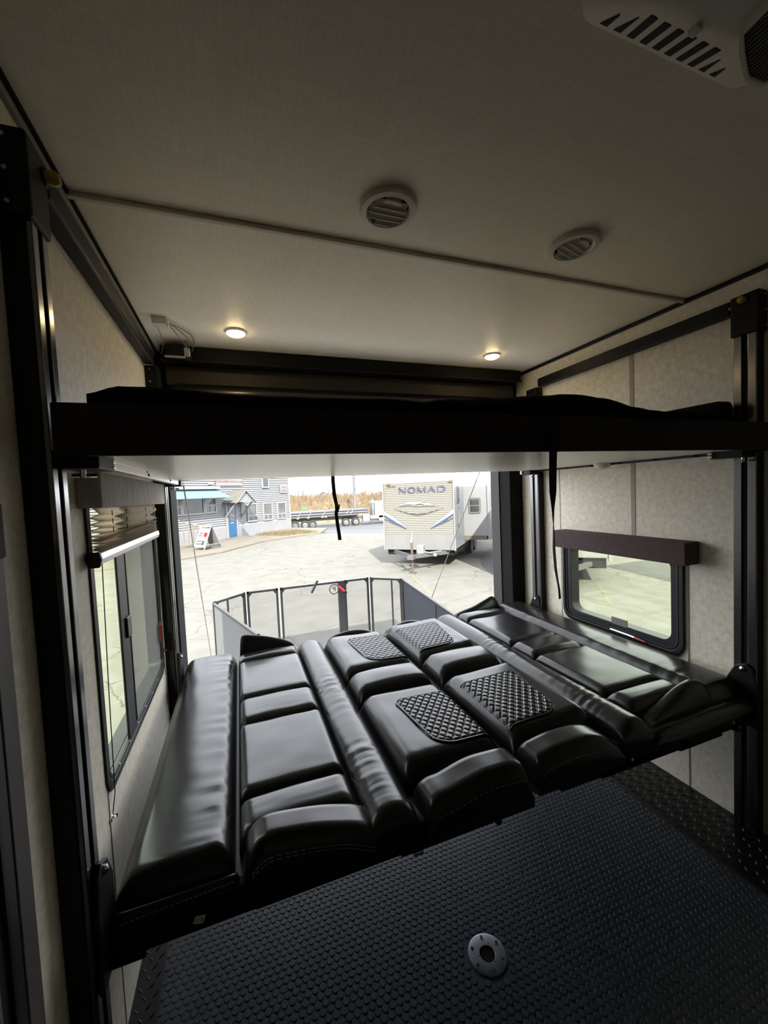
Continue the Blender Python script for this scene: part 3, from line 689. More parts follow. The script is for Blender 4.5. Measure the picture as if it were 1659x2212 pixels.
def sofa(label, xs, ys, ysd, zg, mirror, wings, flaps, loc, seed):
    """xs: bolster outer, bolster inner, pad outer, pad inner, roll outer, roll inner, seat outer, seat inner (toward the middle)"""
    t = thing('folding_sofa', label, 'sofa', loc, 'fold-flat sofas')
    lo = lambda a, b: (min(a, b), max(a, b))
    # frame
    fx0, fx1 = lo(xs[0]+(.0 if not mirror else 0), xs[7])
    fr = MB().box(fx0+.005, fx1-.005, 1.03, 2.44, zg-.10, zg-.035).build('frame', BLACK, t, bevel=.006)
    MB().box(fx0+.01, fx1-.01, 1.015, 1.05, zg-.105, zg-.03).build('front_rail', MATTE, t, bevel=.008)
    # bolster along the wall
    a, b_ = lo(xs[0], xs[1])
    def bz(x, y):
        d = (x-xs[0])/(xs[1]-xs[0]); return zg+.012+.030*math.sin(math.pi*min(1, .22+.62*d))+.006*d
    def bw(x, y, u, v_):
        d = (x-xs[0])/(xs[1]-xs[0]); g = max(0, d-.45)*1.8
        return .0060*g*noise.noise(Vector((x*4, y*30, seed)))*(1.0+.9*nz(0, y, 3, seed))+.002*nz(x, y, 7, seed)+.007*g*max(0, nz(x, y*1.0, 15, seed+2)-.15)
    pillow('bolster', t, a, b_, 1.045, 2.47, zg-.045, bz, .05, nx=40, ny=110, wr=bw, zbot=zg-.09, ry=.05)
    # back pads
    a, b_ = lo(xs[2], xs[3])
    for k in range(5):
        y1_, y0_ = ys[k], ys[k+1]
        big = k in (1, 3)
        pillow('back_pad', t, a, b_, y0_+.002, y1_-.002, zg-.008, zg+(.030 if big else .032), .030 if big else .04, crown=.004 if big else .006, nx=26, ny=26, zbot=zg-.05,
               wr=lambda x, y, u, v_, s=seed+k: .0022*nz(x, y, 9, s)+.001*noise.noise(Vector((x*10, y*60, s))))
    # roll between back and seat
    a, b_ = lo(xs[4], xs[5])
    pillow('lumbar_roll', t, a, b_, 1.0, ys[0]+.02, zg-.02, zg+.040, (b_-a)/2, nx=22, ny=160, ry=.045, zbot=zg-.07, wr=wrinkle_x(.0045, 55, (1.85, 1.72, 1.25), .14, seed+5))
    # seat sections, rear to front: quilted, plain, quilted
    a, b_ = lo(xs[6], xs[7])
    for k in range(3):
        y1_, y0_ = ysd[k], ysd[k+1]
        plain = k == 1
        def hz(x, y, y0_=y0_, y1_=y1_, plain=plain, a=a, b_=b_):
            u, v_ = (x-a)/(b_-a), (y-y0_)/(y1_-y0_)
            inn = u if not mirror else 1-u      # 1 toward the middle joint
            p = ep(min(x-a, b_-x), .055)*ep(min(y-y0_, y1_-y), .06)
            top = zg+.045 + (.012*(1-inn) if not plain else .008)
            z = zg-.03+(top-zg+.03)*p
            return z+(.016 if plain else .0)*(4*u*(1-u))*(4*v_*(1-v_))
        def zt(x, y): return zg+.045+(.012*(1-((x-a)/(b_-a) if not mirror else 1-(x-a)/(b_-a))) if not plain else .008)
        sec = pillow('seat_cushion', t, a, b_, y0_+.002, y1_-.002, zg-.03, zt, .055, crown=.016 if plain else .0, nx=40, ny=40, ry=.06, zbot=zg-.07,
                     wr=lambda x, y, u, v_, s=seed+k*3: .003*nz(x, y, 8, s)+.0035*max(0, noise.noise(Vector((x*28, y*5, s))))*(1-min(1, abs(v_-.1)*4)))
        if not plain:
            L = y1_-y0_
            if not mirror: q0, q1 = a+.115, b_-.022
            else: q0, q1 = a+.022, b_-.085
            quilt('quilted_insert', sec, lambda x, y, h=hz: h(x, y), q0, q1, y0_+.052, y1_-.130, 1 if mirror else -1, .0035)
    # end wedges (arm pads) and head flaps
    for nm, prof_, y0_, y1_, r in wings+flaps:
        x0_, x1_ = prof_[0][0], prof_[-1][0]
        pillow(nm, t, x0_, x1_, y0_, y1_, zg-r, lambda x, y, p=prof_: crom(p, x), .020, nx=40, ny=18, ry=min(.035, (y1_-y0_)/2), zbot=zg-.08, wr=lambda x, y, u, v_: .0018*nz(x, y, 12, seed))
    return t

ZL, ZR = .60, .628
sL = sofa('black leather folding sofa laid flat along the left wall', [.060, .330, .340, .668, .676, .822, .832, 1.208],
          [2.445, 2.315, 1.885, 1.668, 1.255, 1.10], [2.42, 1.885, 1.652, 1.135], ZL, False,
          [('arm_pad', [(.340, .585), (.352, .70), (.370, .728), (.42, .722), (.55, .685), (.655, .632), (.668, .59)], 2.415, 2.475, .05),
           ('arm_pad', [(.342, .56), (.360, .630), (.398, .668), (.45, .670), (.60, .640), (.69, .598), (.70, .55)], .995, 1.125, .05)],
          [('head_flap', [(.842, .57), (.875, .625), (.95, .650), (1.03, .656), (1.12, .640), (1.19, .600), (1.206, .56)], 2.405, 2.475, .05),
           ('head_flap', [(.838, .56), (.865, .625), (.93, .640), (1.02, .660), (1.10, .662), (1.165, .655), (1.192, .63), (1.204, .57)], .985, 1.125, .05)],
          (.6, 1.72, .50), 11)
sR = sofa('black leather folding sofa laid flat along the right wall', [2.362, 2.114, 2.102, 1.768, 1.752, 1.606, 1.596, 1.224],
          [2.425, 2.285, 1.835, 1.645, 1.225, 1.10], [2.385, 1.86, 1.625, 1.105], ZR, True,
          [('arm_pad', [(1.775, .60), (1.80, .635), (1.95, .672), (2.06, .712), (2.095, .722), (2.13, .70), (2.165, .625), (2.172, .60)], 2.445, 2.515, .05),
           ('arm_pad', [(1.80, .60), (1.83, .618), (1.92, .648), (2.02, .690), (2.09, .702), (2.135, .68), (2.15, .63)], 1.045, 1.125, .02),
           ('front_roll', [(1.765, .56), (1.79, .592), (1.95, .602), (2.15, .604), (2.30, .596), (2.335, .56)], 1.0, 1.10, .06)],
          [('head_flap', [(1.25, .57), (1.275, .61), (1.33, .632), (1.40, .648), (1.48, .640), (1.56, .605), (1.586, .57)], 2.43, 2.50, .05),
           ('head_flap', [(1.222, .58), (1.235, .64), (1.27, .662), (1.40, .672), (1.50, .658), (1.57, .615), (1.59, .58)], .985, 1.115, .05)],
          (1.8, 1.72, .50), 41)
# front skirts, stitches, under-frame rails, bolts, care tag
def stitch_row(parent, pts, m, L=.006, gap=.004, r=.0009):
    b = MB(); tot = 0
    for p, q in zip(pts, pts[1:]):
        p, q = Vector(p), Vector(q); n = max(1, int((q-p).length/(L+gap)))
        for k in range(n): b.tube([p.lerp(q, k/n), p.lerp(q, (k+.6)/n)], r, 4)
    return b.build('stitching', m, parent, fix=False, kind='stuff')
sk = pillow('front_skirt', sL, .062, .345, 1.022, 1.052, .515, .588, .012, nx=16, ny=8, ry=.012, zbot=.51)
stitch_row(sL, [(.075, 1.0205, .575), (.33, 1.0205, .583)], GREYTHREAD)
stitch_row(sL, [(.075, 1.0205, .530), (.33, 1.0205, .536)], GREYTHREAD)
def wedge_st(prof_, y, dz, x0_, x1_, par, m=GREYTHREAD):
    n = 16; stitch_row(par, [(x0_+(x1_-x0_)*k/n, y, crom(prof_, x0_+(x1_-x0_)*k/n)+dz) for k in range(n+1)], m)
wedge_st([(.342, .56), (.360, .630), (.398, .668), (.45, .670), (.60, .640), (.69, .598)], .9935, -.036, .37, .685, sL)
wedge_st([(.342, .56), (.360, .630), (.398, .668), (.45, .670), (.60, .640), (.69, .598)], .9935, -.046, .37, .685, sL)
wedge_st([(.838, .56), (.865, .625), (.93, .640), (1.02, .660), (1.10, .662), (1.165, .655)], .9835, -.04, .87, 1.18, sL)
wedge_st([(1.222, .58), (1.235, .64), (1.27, .662), (1.40, .672), (1.50, .658), (1.57, .615)], .9835, -.04, 1.24, 1.56, sR)
for par, x0_, x1_, z in ((sL, .07, 1.20, ZL), (sR, 1.232, 2.33, ZR)):
    for xa, xb, za, zb in ((x0_+.12, x0_+.62, .487, .51), (x0_+.30, x0_+.75, .478, .50), (x0_+.70, x0_+.95, .470, .50), (x0_+.92, x0_+1.10, .482, .505)):
        MB().box(xa, min(xb, x1_), 1.03, 1.075, za, zb+.03).build('hinge_plate', MATTE, par, bevel=.006)
    for k, xx in enumerate((x0_+.42, x0_+.98)):
        MB().lathe([(.0065, 0), (.0065, .004), (.0001, .006)], (xx, 1.012, .532), 'y', 10, -1).build('bolt', STEEL, par, smooth='auto')
    MB().tube([(x0_+1.02, 1.012, .487), (x0_+1.02, 1.04, .487)], .011, 12).build('pivot', STEEL if False else BLACK, par, smooth='auto')
MB().box(.80, .83, 1.006, 1.012, .485, .495).build('light_fleck', CHROME, sL, bevel=.001)  # chrome bit added for a bright fleck of light below the sofa
tg = thing('care_tag', 'small white printed tag on the front of the left sofa', 'tag', (.247, 1.01, .522))
T_ = MB().add([(.232, 1.0075, .527), (.254, 1.0060, .522), (.262, 1.0050, .541), (.240, 1.0060, .545), (.232, 1.0083, .527), (.254, 1.0068, .522), (.262, 1.0058, .541), (.240, 1.0068, .545)],
              [(0, 1, 2, 3), (4, 7, 6, 5), (0, 4, 5, 1), (1, 5, 6, 2), (2, 6, 7, 3), (3, 7, 4, 0)]).build('cloth', WHITETAG, tg)
MB().add([(.2375, 1.0058, .5345), (.2455, 1.0052, .5365), (.246, 1.0051, .538), (.238, 1.0057, .536)], [(0, 1, 2, 3)]).build('print', INK, tg)
text('3', .010, Matrix.Translation((.2525, 1.0048, .5345)) @ Matrix.Rotation(math.radians(90), 4, 'X'), INK, tg, 'print', ext=.0002)
# sofa carriers on the posts
for x0_, sg, y, ylab in ((0, 1, 1.02, 'left post nearest the camera'), (0, 1, 2.295, 'left post by the rear opening'), (W, -1, 1.045, 'right post nearest the camera'), (W, -1, 2.295, 'right post by the rear opening')):
    X = lambda a: x0_+sg*a
    t = thing('sofa_carrier', 'black sofa carrier bracket on the '+ylab, 'bracket', (X(.06), y, .48), 'sofa carrier brackets')
    b = MB().prism([(y-.05, .475), (y+.06, .475), (y+.06, .66), (y+.03, .72), (y-.01, .74), (y-.035, .72), (y-.05, .64)], 'x', X(.053), X(.064)); b.build('plate', BLACK, t, bevel=.004)
    MB().lathe([(.010, 0), (.010, .006), (.0001, .010)], (X(.064), y, .715), 'x', 12, sg).build('bolt', CHROME, t, smooth='auto')
    MB().box(min(X(.054), X(.13)), max(X(.054), X(.13)), y+.005, y+.06, .470, .498).build('arm', BLACK, t, bevel=.004)
# floor flange
t = thing('floor_flange', 'round steel table leg socket in the black floor', 'socket', (1.067, 1.068, 0))
MB().lathe([(.0245, -.004), (.0245, .003), (.0255, .0042), (.057, .0042), (.061, .003), (.0615, 0)], (1.067, 1.068, 0), 'z', 48).build('ring', STEEL, t, smooth='auto')
MB().lathe([(.0001, .0008), (.0245, .0008)], (1.067, 1.068, 0), 'z', 32).build('hole', MATTE, t)
for k in range(6):
    a = math.radians(60*k+20); MB().lathe([(.0045, .004), (.0042, .0062), (.0015, .0064), (.0001, .005)], (1.067+.049*math.cos(a), 1.068+.049*math.sin(a), 0), 'z', 10).build('screw', CHROME, t, smooth='auto')
for k in range(3):
    a = math.radians(120*k+50); MB().lathe([(.0022, .0042), (.0001, .0046)], (1.067+.030*math.cos(a), 1.068+.030*math.sin(a), 0), 'z', 8).build('rivet', BLACK, t)
# thin black bracket on the left plate near the floor
tag(MB().prism([(.985, .0065), (1.02, .0065), (1.06, .12), (1.052, .15), (1.03, .08)], 'x', .062, .074).build('floor_bracket', BLACK, bevel=.002), 'thin black bracket standing on the left diamond plate', 'bracket')

# ================================================================== outside
GZ = -1.0
AX = Vector((math.sin(math.radians(42)), math.cos(math.radians(42)), 0)); WX = Vector((AX.y, -AX.x, 0))
def gz(x, y):
    s = AX.x*x+AX.y*y
    return GZ if s < 23 else GZ-1.5*min(1, (s-23)/17)
PAVE = pavement('pale concrete yard', (0.131, 0.127, 0.111))
ASPH = mat('grey road asphalt', (0.076, 0.078, 0.081), rough=.9, var=.12, vscale=.8)
ASPHD = mat('dark yard asphalt', (0.058, 0.058, 0.057), rough=.9, var=.12, vscale=1.2)
WALKM = mat('tan sidewalk', (0.122, 0.108, 0.084), rough=.9, var=.12, vscale=1.5)
DRY = mat('dry yellow grass', (0.115, 0.089, 0.042), rough=1, var=.35, vscale=3)
REED = mat('tan reed bank', (0.15, 0.11, 0.066), rough=1, var=.30, vscale=1.2)
GREENG = mat('pale green grass', (0.092, 0.1, 0.04), rough=1, var=.3, vscale=3)
def sheet(name, poly, m, dz=0.0, th=.05, z=None):
    n = len(poly); top = [(p[0], p[1], (gz(*p[:2]) if z is None else z)+dz) for p in poly]; bot = [(p[0], p[1], q[2]-th) for p, q in zip(poly, top)]
    return MB().add(top+bot, [list(range(n)), list(range(n, 2*n))[::-1]]+[(i, n+i, n+(i+1) % n, (i+1) % n) for i in range(n)]).build(name, m)
def fr(s, w): p = AX*s+WX*w; return (p.x, p.y)
struct(sheet('ground', [fr(-45, -60), fr(-45, 60), fr(23, 60), fr(23, -60)], PAVE), 'pale cracked concrete yard', 'ground')
vs = []; fs = []
ss = [23, 26, 30, 35, 40, 50, 62]
for s in ss:
    for w_ in (-70, 90): p = fr(s, w_); vs.append((p[0], p[1], gz(*p)+.0))
for k in range(len(ss)-1): fs.append((2*k, 2*k+1, 2*k+3, 2*k+2))
struct(MB().add(vs, fs).build('road', ASPH), 'grey asphalt road behind the yard', 'road')
g = lambda px, py, z=GZ: tuple(PX(px, py, 2, z)[:2])
struct(sheet('sidewalk', [g(300, 1225), g(390, 1211), g(480, 1195), g(570, 1171), g(640, 1160), g(692, 1153), (6.5, 29.5), (3.0, 33.2), (-12, 17)], WALKM, .07, .12, z=GZ), 'tan sidewalk in front of the office', 'sidewalk')
def blades(name, pts_fn, n, h0, h1, m, label, cat):
    b = MB()
    for k in range(n):
        x, y, z = pts_fn(); h = random.uniform(h0, h1); a = random.uniform(0, math.pi); w_ = h*.07; dx, dy = random.uniform(-.2, .2)*h, random.uniform(-.2, .2)*h
        c, s_ = math.cos(a)*w_, math.sin(a)*w_
        b.add([(x-c, y-s_, z), (x+c, y+s_, z), (x+dx, y+dy, z+h)], [(0, 1, 2)])
    tag(b.build(name, m, fix=False), label, cat, kind='stuff')
P1, P2, P3, P4 = g(548, 1158), g(640, 1149), g(688, 1152), g(610, 1160)
def quadpt(P, z):
    u, v_ = random.random(), random.random()
    x = (P[0][0]*(1-u)+P[1][0]*u)*(1-v_)+(P[3][0]*(1-u)+P[2][0]*u)*v_; y = (P[0][1]*(1-u)+P[1][1]*u)*(1-v_)+(P[3][1]*(1-u)+P[2][1]*u)*v_
    return x, y, z
sheet('lawn_strip', [P1, P2, P3, P4], DRY, .10, .04, z=GZ)
tag(bpy.data.objects['lawn_strip'], 'strip of yellow dry grass at the office corner', 'grass', kind='stuff')
blades('dry_lawn_blades', lambda: quadpt((P1, P2, P3, P4), GZ+.10), 1500, .08, .2, DRY, 'dry yellow grass blades at the office corner', 'grass')
Q = [g(1045, 1158), g(1045, 1136), g(1120, 1128), g(1120, 1152)]
tag(sheet('verge', Q, GREENG, .03, .04, z=GZ), 'green grass verge right of the cream trailer', 'grass', kind='stuff')
# reed bank and far plateau
vs = []; fs = []
prof_b = [(55, -2.5), (57, -1.9), (60, -.9), (64, .35), (68, .9), (90, 1.0), (150, 1.15), (260, 1.3)]
for y, z in prof_b:
    for k in range(25):
        x = -30+7*k; vs.append((x, y+.8*noise.noise(Vector((x*.2, y, 0))), z+(.25*noise.noise(Vector((x*.15, y*.1, 4))) if z > -2.4 else -.1)))
for j in range(len(prof_b)-1):
    for k in range(24): fs.append((j*25+k, j*25+k+1, (j+1)*25+k+1, (j+1)*25+k))
struct(MB().add(vs, fs).build('embankment', REED, smooth=True), 'tan bank of dry reeds beyond the road', 'bank')
def bankpt():
    y = random.uniform(57, 70); x = random.uniform(4, 48)
    for (a, za), (b_, zb) in zip(prof_b, prof_b[1:]):
        if a <= y <= b_: return x, y, za+(zb-za)*(y-a)/(b_-a)-.05
    return x, y, .9
blades('reed_blades', bankpt, 7000, .5, 1.3, REED, 'dry tan reeds covering the bank', 'reeds')
# asphalt patch and yellow paint right of the cream trailer
struct(sheet('asphalt_patch', [g(1040, 1222), g(1036, 1205), g(1045, 1192), g(1100, 1170), g(1180, 1180), g(1180, 1262), g(1100, 1255), g(1060, 1240)], ASPHD, .006, .02, z=GZ), 'dark asphalt patch right of the cream trailer', 'pavement')
YP = mat('worn yellow paint', (0.135, 0.125, 0.085), rough=.9, var=.3, vscale=6)
for k, (p, q, lab) in enumerate((((890, 1243), (930, 1282), 'worn yellow paint line in front of the trailer jack'), ((1290, 1258), (1322, 1308), 'worn yellow paint line seen through the right window'))):
    a, b_ = Vector((*g(*p), GZ+.004)), Vector((*g(*q), GZ+.004)); d = (b_-a).normalized(); r_ = Vector((-d.y, d.x, 0))*.05
    tag(MB().add([a-r_, a+r_, b_+r_, b_-r_, a-r_-Vector((0, 0, .003)), a+r_-Vector((0, 0, .003)), b_+r_-Vector((0, 0, .003)), b_-r_-Vector((0, 0, .003))], [(0, 1, 2, 3), (4, 7, 6, 5), (0, 4, 5, 1), (1, 5, 6, 2), (2, 6, 7, 3), (3, 7, 4, 0)]).build('paint_line', YP), lab, 'marking', 'yellow paint lines')

# ------------------------------------------------------------------ trailer shell outside (so the place holds from other sides)
TW = mat('white trailer skin', (0.18, 0.18, 0.175), rough=.4)
b = MB(); b.box(-.075, -.056, YF-.1, YR+.12, -.30, H+.14) if False else None
struct(MB().box(-.06, W+.06, YF-.1, YR+.11, H+.1, H+.16).build('roof', TW))
struct(MB().box(0, W, YF, YR+.05, -.30, -.1).build('chassis', MATTE))

# ------------------------------------------------------------------ ramp patio
t = thing('ramp_deck', 'lowered ramp door deck outside the rear opening', 'ramp', (1.2, 3.7, -.3))
MB().add([(.04, 2.66, -.02), (2.36, 2.66, -.02), (2.36, 4.92, -.56), (.04, 4.92, -.56), (.04, 2.66, -.10), (2.36, 2.66, -.10), (2.36, 4.92, -.64), (.04, 4.92, -.64)],
         [(0, 1, 2, 3), (4, 7, 6, 5), (0, 4, 5, 1), (1, 5, 6, 2), (2, 6, 7, 3), (3, 7, 4, 0)]).build('panel', mat('light bouncing pale deck', (0.80, 0.80, 0.78), rough=.7), t, bevel=.01)  # unseen deck face, made pale to bounce skylight inside
FT, FBm = .456, -.52
FRM = mat('black fence tube', (0.02, 0.02, 0.021), rough=.35)
t = thing('patio_railing', 'black framed mesh railing around the ramp deck', 'railing', (1.2, 4.2, -.5))
def fpanel(p, q, meshm, gus=True, midpost=None, inset=.012, zt=FT):
    p, q = Vector((*p, 0)), Vector((*q, 0)); d = (q-p).normalized(); p2, q2 = p+d*inset, q-d*inset
    r = .024
    fo = MB()
    fo.bar(p2+Vector((0, 0, zt-r/2)), q2+Vector((0, 0, zt-r/2)), r, r)
    fo.bar(p2+Vector((0, 0, FBm)), q2+Vector((0, 0, FBm)), r, r)
    for c in (p2+d*r/2, q2-d*r/2): fo.bar(c+Vector((0, 0, FBm)), c+Vector((0, 0, zt)), r, r, up=(d.x, d.y, 0))
    if gus:
        nn = Vector((-d.y, d.x, 0))*.006
        for c, sg in ((p2+d*r, 1), (q2-d*r, -1)):
            A_, B_, C_ = c+Vector((0, 0, zt-r)), c+d*sg*.035+Vector((0, 0, zt-r)), c+Vector((0, 0, zt-r-.04))
            fo.add([A_-nn, B_-nn, C_-nn, A_+nn, B_+nn, C_+nn], [(0, 1, 2), (3, 5, 4), (0, 3, 4, 1), (1, 4, 5, 2), (2, 5, 3, 0)])
    o = fo.build('panel_frame', FRM, t, bevel=.002)
    nn = Vector((-d.y, d.x, 0))*.0015
    z0, z1 = Vector((0, 0, FBm)), Vector((0, 0, zt-.02))
    MB().add([p2-nn+z0, q2-nn+z0, q2-nn+z1, p2-nn+z1, p2+nn+z0, q2+nn+z0, q2+nn+z1, p2+nn+z1], [(0, 1, 2, 3), (4, 7, 6, 5), (0, 4, 5, 1), (1, 5, 6, 2), (2, 6, 7, 3), (3, 7, 4, 0)]).build('mesh_screen', meshm, o)
    if midpost:
        c = p.lerp(q, midpost); MB().bar(c+z0, c+Vector((0, 0, zt-.01)), .016, .016, up=(d.x, d.y, 0)).build('stile', FRM, o)
    return o
FA, FBp, FC, FD, FE, FF = (.08, 4.50), (.404, 4.80), (.775, 4.80), (1.545, 4.80), (1.885, 4.80), (2.215, 4.50)
FG = tuple(PX(560, 1372, 2, FT)[:2]); FH = tuple(PX(1010, 1347, 2, FT)[:2])
fpanel(FA, FBp, MESH, midpost=.42); fpanel(FBp, FC, MESH); fpanel(FC, FD, MESH); fpanel(FD, FE, MESH); fpanel(FE, FF, MESH, midpost=.68)
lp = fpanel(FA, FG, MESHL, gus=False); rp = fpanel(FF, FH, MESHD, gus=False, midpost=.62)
lp['label'] = 'side panel coloured pale as lit'; rp['label'] = 'dark grey side panel'
# hinge strips: solid pale bars painted for daylight through the holes
for c in (FE, FF):
    b = MB()
    for k in range(28): b.bar((c[0], c[1]-.016, FT-.03-.034*k), (c[0], c[1]-.016, FT-.045-.034*k), .006, .004, up=(0, 1, 0))
    b.build('painted_hinge_holes', mat('hinge hole daylight', (0.7, 0.7, 0.66), rough=.6), t, fix=False, kind='stuff')
pt = MB().box(1.475, 1.560, 4.765, 4.815, FBm, FT+.004).build('latch_post', FRM, t, bevel=.006)
h0, h1 = PX(731, 1266, 1, 4.74), PX(744, 1277, 1, 4.74)
MB().tube([h0, h1], .016, 10).build('latch_handle', REDP, pt, smooth='auto')['label'] = 'red latch handle'
MB().tube([h1, PX(748, 1281, 1, 4.74)], .018, 10).build('latch_pivot', BLACK, pt, smooth='auto')
LC = PX(722, 1273, 1, 4.785)
lg = MB().ring([(LC.x+.062*math.cos(2*math.pi*k/32), LC.z+.062*math.sin(2*math.pi*k/32)) for k in range(32)], [(LC.x+.052*math.cos(2*math.pi*k/32), LC.z+.052*math.sin(2*math.pi*k/32)) for k in range(32)], 'y', 4.786, 4.789).build('printed_logo', INK, t)
text('P', .085, Matrix.Translation((LC.x, 4.787, LC.z)) @ Matrix(((-1, 0, 0, 0), (0, 0, 1, 0), (0, 1, 0, 0), (0, 0, 0, 1))), INK, lg, 'printed_letter', ext=.001)
tag(MB().tube([PX(686, 1254, 1, 4.70), PX(673, 1281, 1, 4.70)], .014, 10).build('hanging_baton', FRM, smooth='auto'), 'short black rod hooked over the railing top', 'rod')
for (pa, pb, xa, xb, lab) in (((395, 1040), (455, 1410), .10, .055, 'left ramp cable'), ((1035, 1022), (935, 1285), 2.20, 2.27, 'right ramp cable')):
    A_, B_ = PX(*pa, 0, xa), PX(*pb, 0, xb); d = (B_-A_).normalized()
    tag(MB().tube([A_-d*.16, B_+d*.5], .0038, 6).build('ramp_cable', mat('steel cable', (0.28, 0.28, 0.27), rough=.4, metal=.5), smooth='auto'), 'thin steel cable holding the ramp, '+('beside the left jamb' if 'left' in lab else 'crossing the cream trailer'), 'cable', 'ramp cables')

# ------------------------------------------------------------------ sales office
BP = Vector((4.09, 31.95, 0)); MBL = Matrix(((-AX.x, WX.x, 0, BP.x), (-AX.y, WX.y, 0, BP.y), (0, 0, 1, 0), (0, 0, 0, 1)))
TXB = lambda s, n_, z: Matrix.Translation(MBL @ Vector((s, n_, z))) @ Matrix(((AX.x, 0, WX.x, 0), (AX.y, 0, WX.y, 0), (0, 1, 0, 0), (0, 0, 0, 1)))
SIDE = mat('pale grey siding', (.182, .186, .192), rough=.6); WTRIM = mat('white trim', (0.2, 0.2, 0.197), rough=.5)
FOUND = mat('white foundation', (0.19, 0.191, 0.193), rough=.9, var=.08, vscale=2)
DKGL = mat('dark office glass', (0.026, 0.028, 0.027), rough=.08, var=.5, vscale=1.2); MIDGL = mat('grey office glass', (0.062, 0.062, 0.057), rough=.1, var=.3, vscale=1.4)
t = thing('office_building', 'pale grey clapboard office with white trim across the yard', 'building', MBL @ Vector((6, -2, -1)))
b = MB(MBL); z = -.20; st = .13
while z < 5.0:
    b.add([(-.0, .0, z), (15, .0, z), (15, 0.065, z), (-.0, .065, z), (0, 0, z+st), (15, 0, z+st)], [(2, 3, 4, 5), (0, 1, 2, 3)]); z += st
b.build('siding', SIDE, t, fix=False)
MB(MBL).box(0, 15, -7, -.002, -1.4, 5.1).build('wall', SIDE, t)
MB(MBL).box(-.02, 15, -.1, .075, -1.4, -.20).build('foundation', FOUND, t, bevel=.01)
MB(MBL).box(-.03, .12, -.1, .085, -1.3, 5.0).build('corner_trim', WTRIM, t)
MB(MBL).box(-.3, 15.3, -7.3, .35, 5.05, 5.25).build('roof', mat('grey shingle roof', (0.125, 0.125, 0.12), rough=.9), t)
MBW = MBL @ Matrix.Translation((0, .05, 0))
def bwin(s0, s1, z0, z1, glass, split=None, muntin=0):
    f_ = .09
    w_ = MB(MBW).ring([(s0-f_, z0-f_), (s1+f_, z0-f_), (s1+f_, z1+f_), (s0-f_, z1+f_)], [(s0, z0), (s1, z0), (s1, z1), (s0, z1)], 'y', -.02, .075).build('window', WTRIM, t)
    parts = []
    if split:
        MB(MBW).box(s0, s1, -.01, .06, split-.04, split+.04).build('rail', WTRIM, w_)
        MB(MBW).box(s0, s1, -.005, .03, split+.04, z1).build('pane', glass, w_)
        mid = (s0+s1)/2
        MB(MBW).box(mid-.035, mid+.035, -.01, .06, z0, split-.04).build('mullion', WTRIM, w_)
        MB(MBW).box(s0, mid-.035, -.005, .03, z0, split-.04).build('pane', glass, w_); MB(MBW).box(mid+.035, s1, -.005, .03, z0, split-.04).build('pane', glass, w_)
    else: MB(MBW).box(s0, s1, -.005, .03, z0, z1).build('pane', glass, w_)
    return w_
bwin(3.98, 4.78, .02, 1.10, MIDGL, .34); bwin(2.32, 3.18, -.02, 1.08, MIDGL, .30); bwin(.68, 1.56, -.05, 1.05, MIDGL, .27)
bwin(2.55, 3.12, 2.30, 3.05, DKGL)
bw_ = bwin(7.62, 8.35, .82, 1.58, MIDGL, 1.20)
bwin(8.55, 9.95, .80, 1.60, DKGL); bwin(10.15, 10.9, .80, 1.62, MIDGL, 1.22)
# door
BLUE = mat('bright blue door', (0.012, 0.068, 0.155), rough=.45)
dr = MB(MBW).box(5.97, 6.68, .02, .09, -.90, 1.10).build('door', BLUE, t, bevel=.01)
MB(MBW).box(6.10, 6.58, .085, .10, .12, 1.02).build('pane', MIDGL, dr)
for k in range(1, 3): MB(MBW).box(6.10+.16*k-.012, 6.10+.16*k+.012, .098, .108, .12, 1.02).build('muntin', WTRIM, dr)
for k in range(1, 4): MB(MBW).box(6.10, 6.58, .098, .108, .12+.225*k-.012, .12+.225*k+.012).build('muntin', WTRIM, dr)
MB(MBW).box(6.25, 6.50, .09, .10, -.02, .06).build('letter_plate', WTRIM, dr)
for sx_ in (1, -1): MB(MBW).bar((6.325-.2*sx_, .095, -.78), (6.325+.2*sx_, .095, -.15), .04, .012, up=(0, 1, 0)).build('cross_moulding', mat('blue moulding', (0.018, 0.085, 0.175), rough=.5), dr)
for s0, s1 in ((5.84, 5.96), (6.69, 6.81)): MB(MBW).box(s0, s1, 0, .09, -.90, 1.15).build('door_casing', WTRIM, t)
MB(MBW).box(5.6, 7.0, 0, .9, -1.1, -.90).build('door_step', WALKM, t)
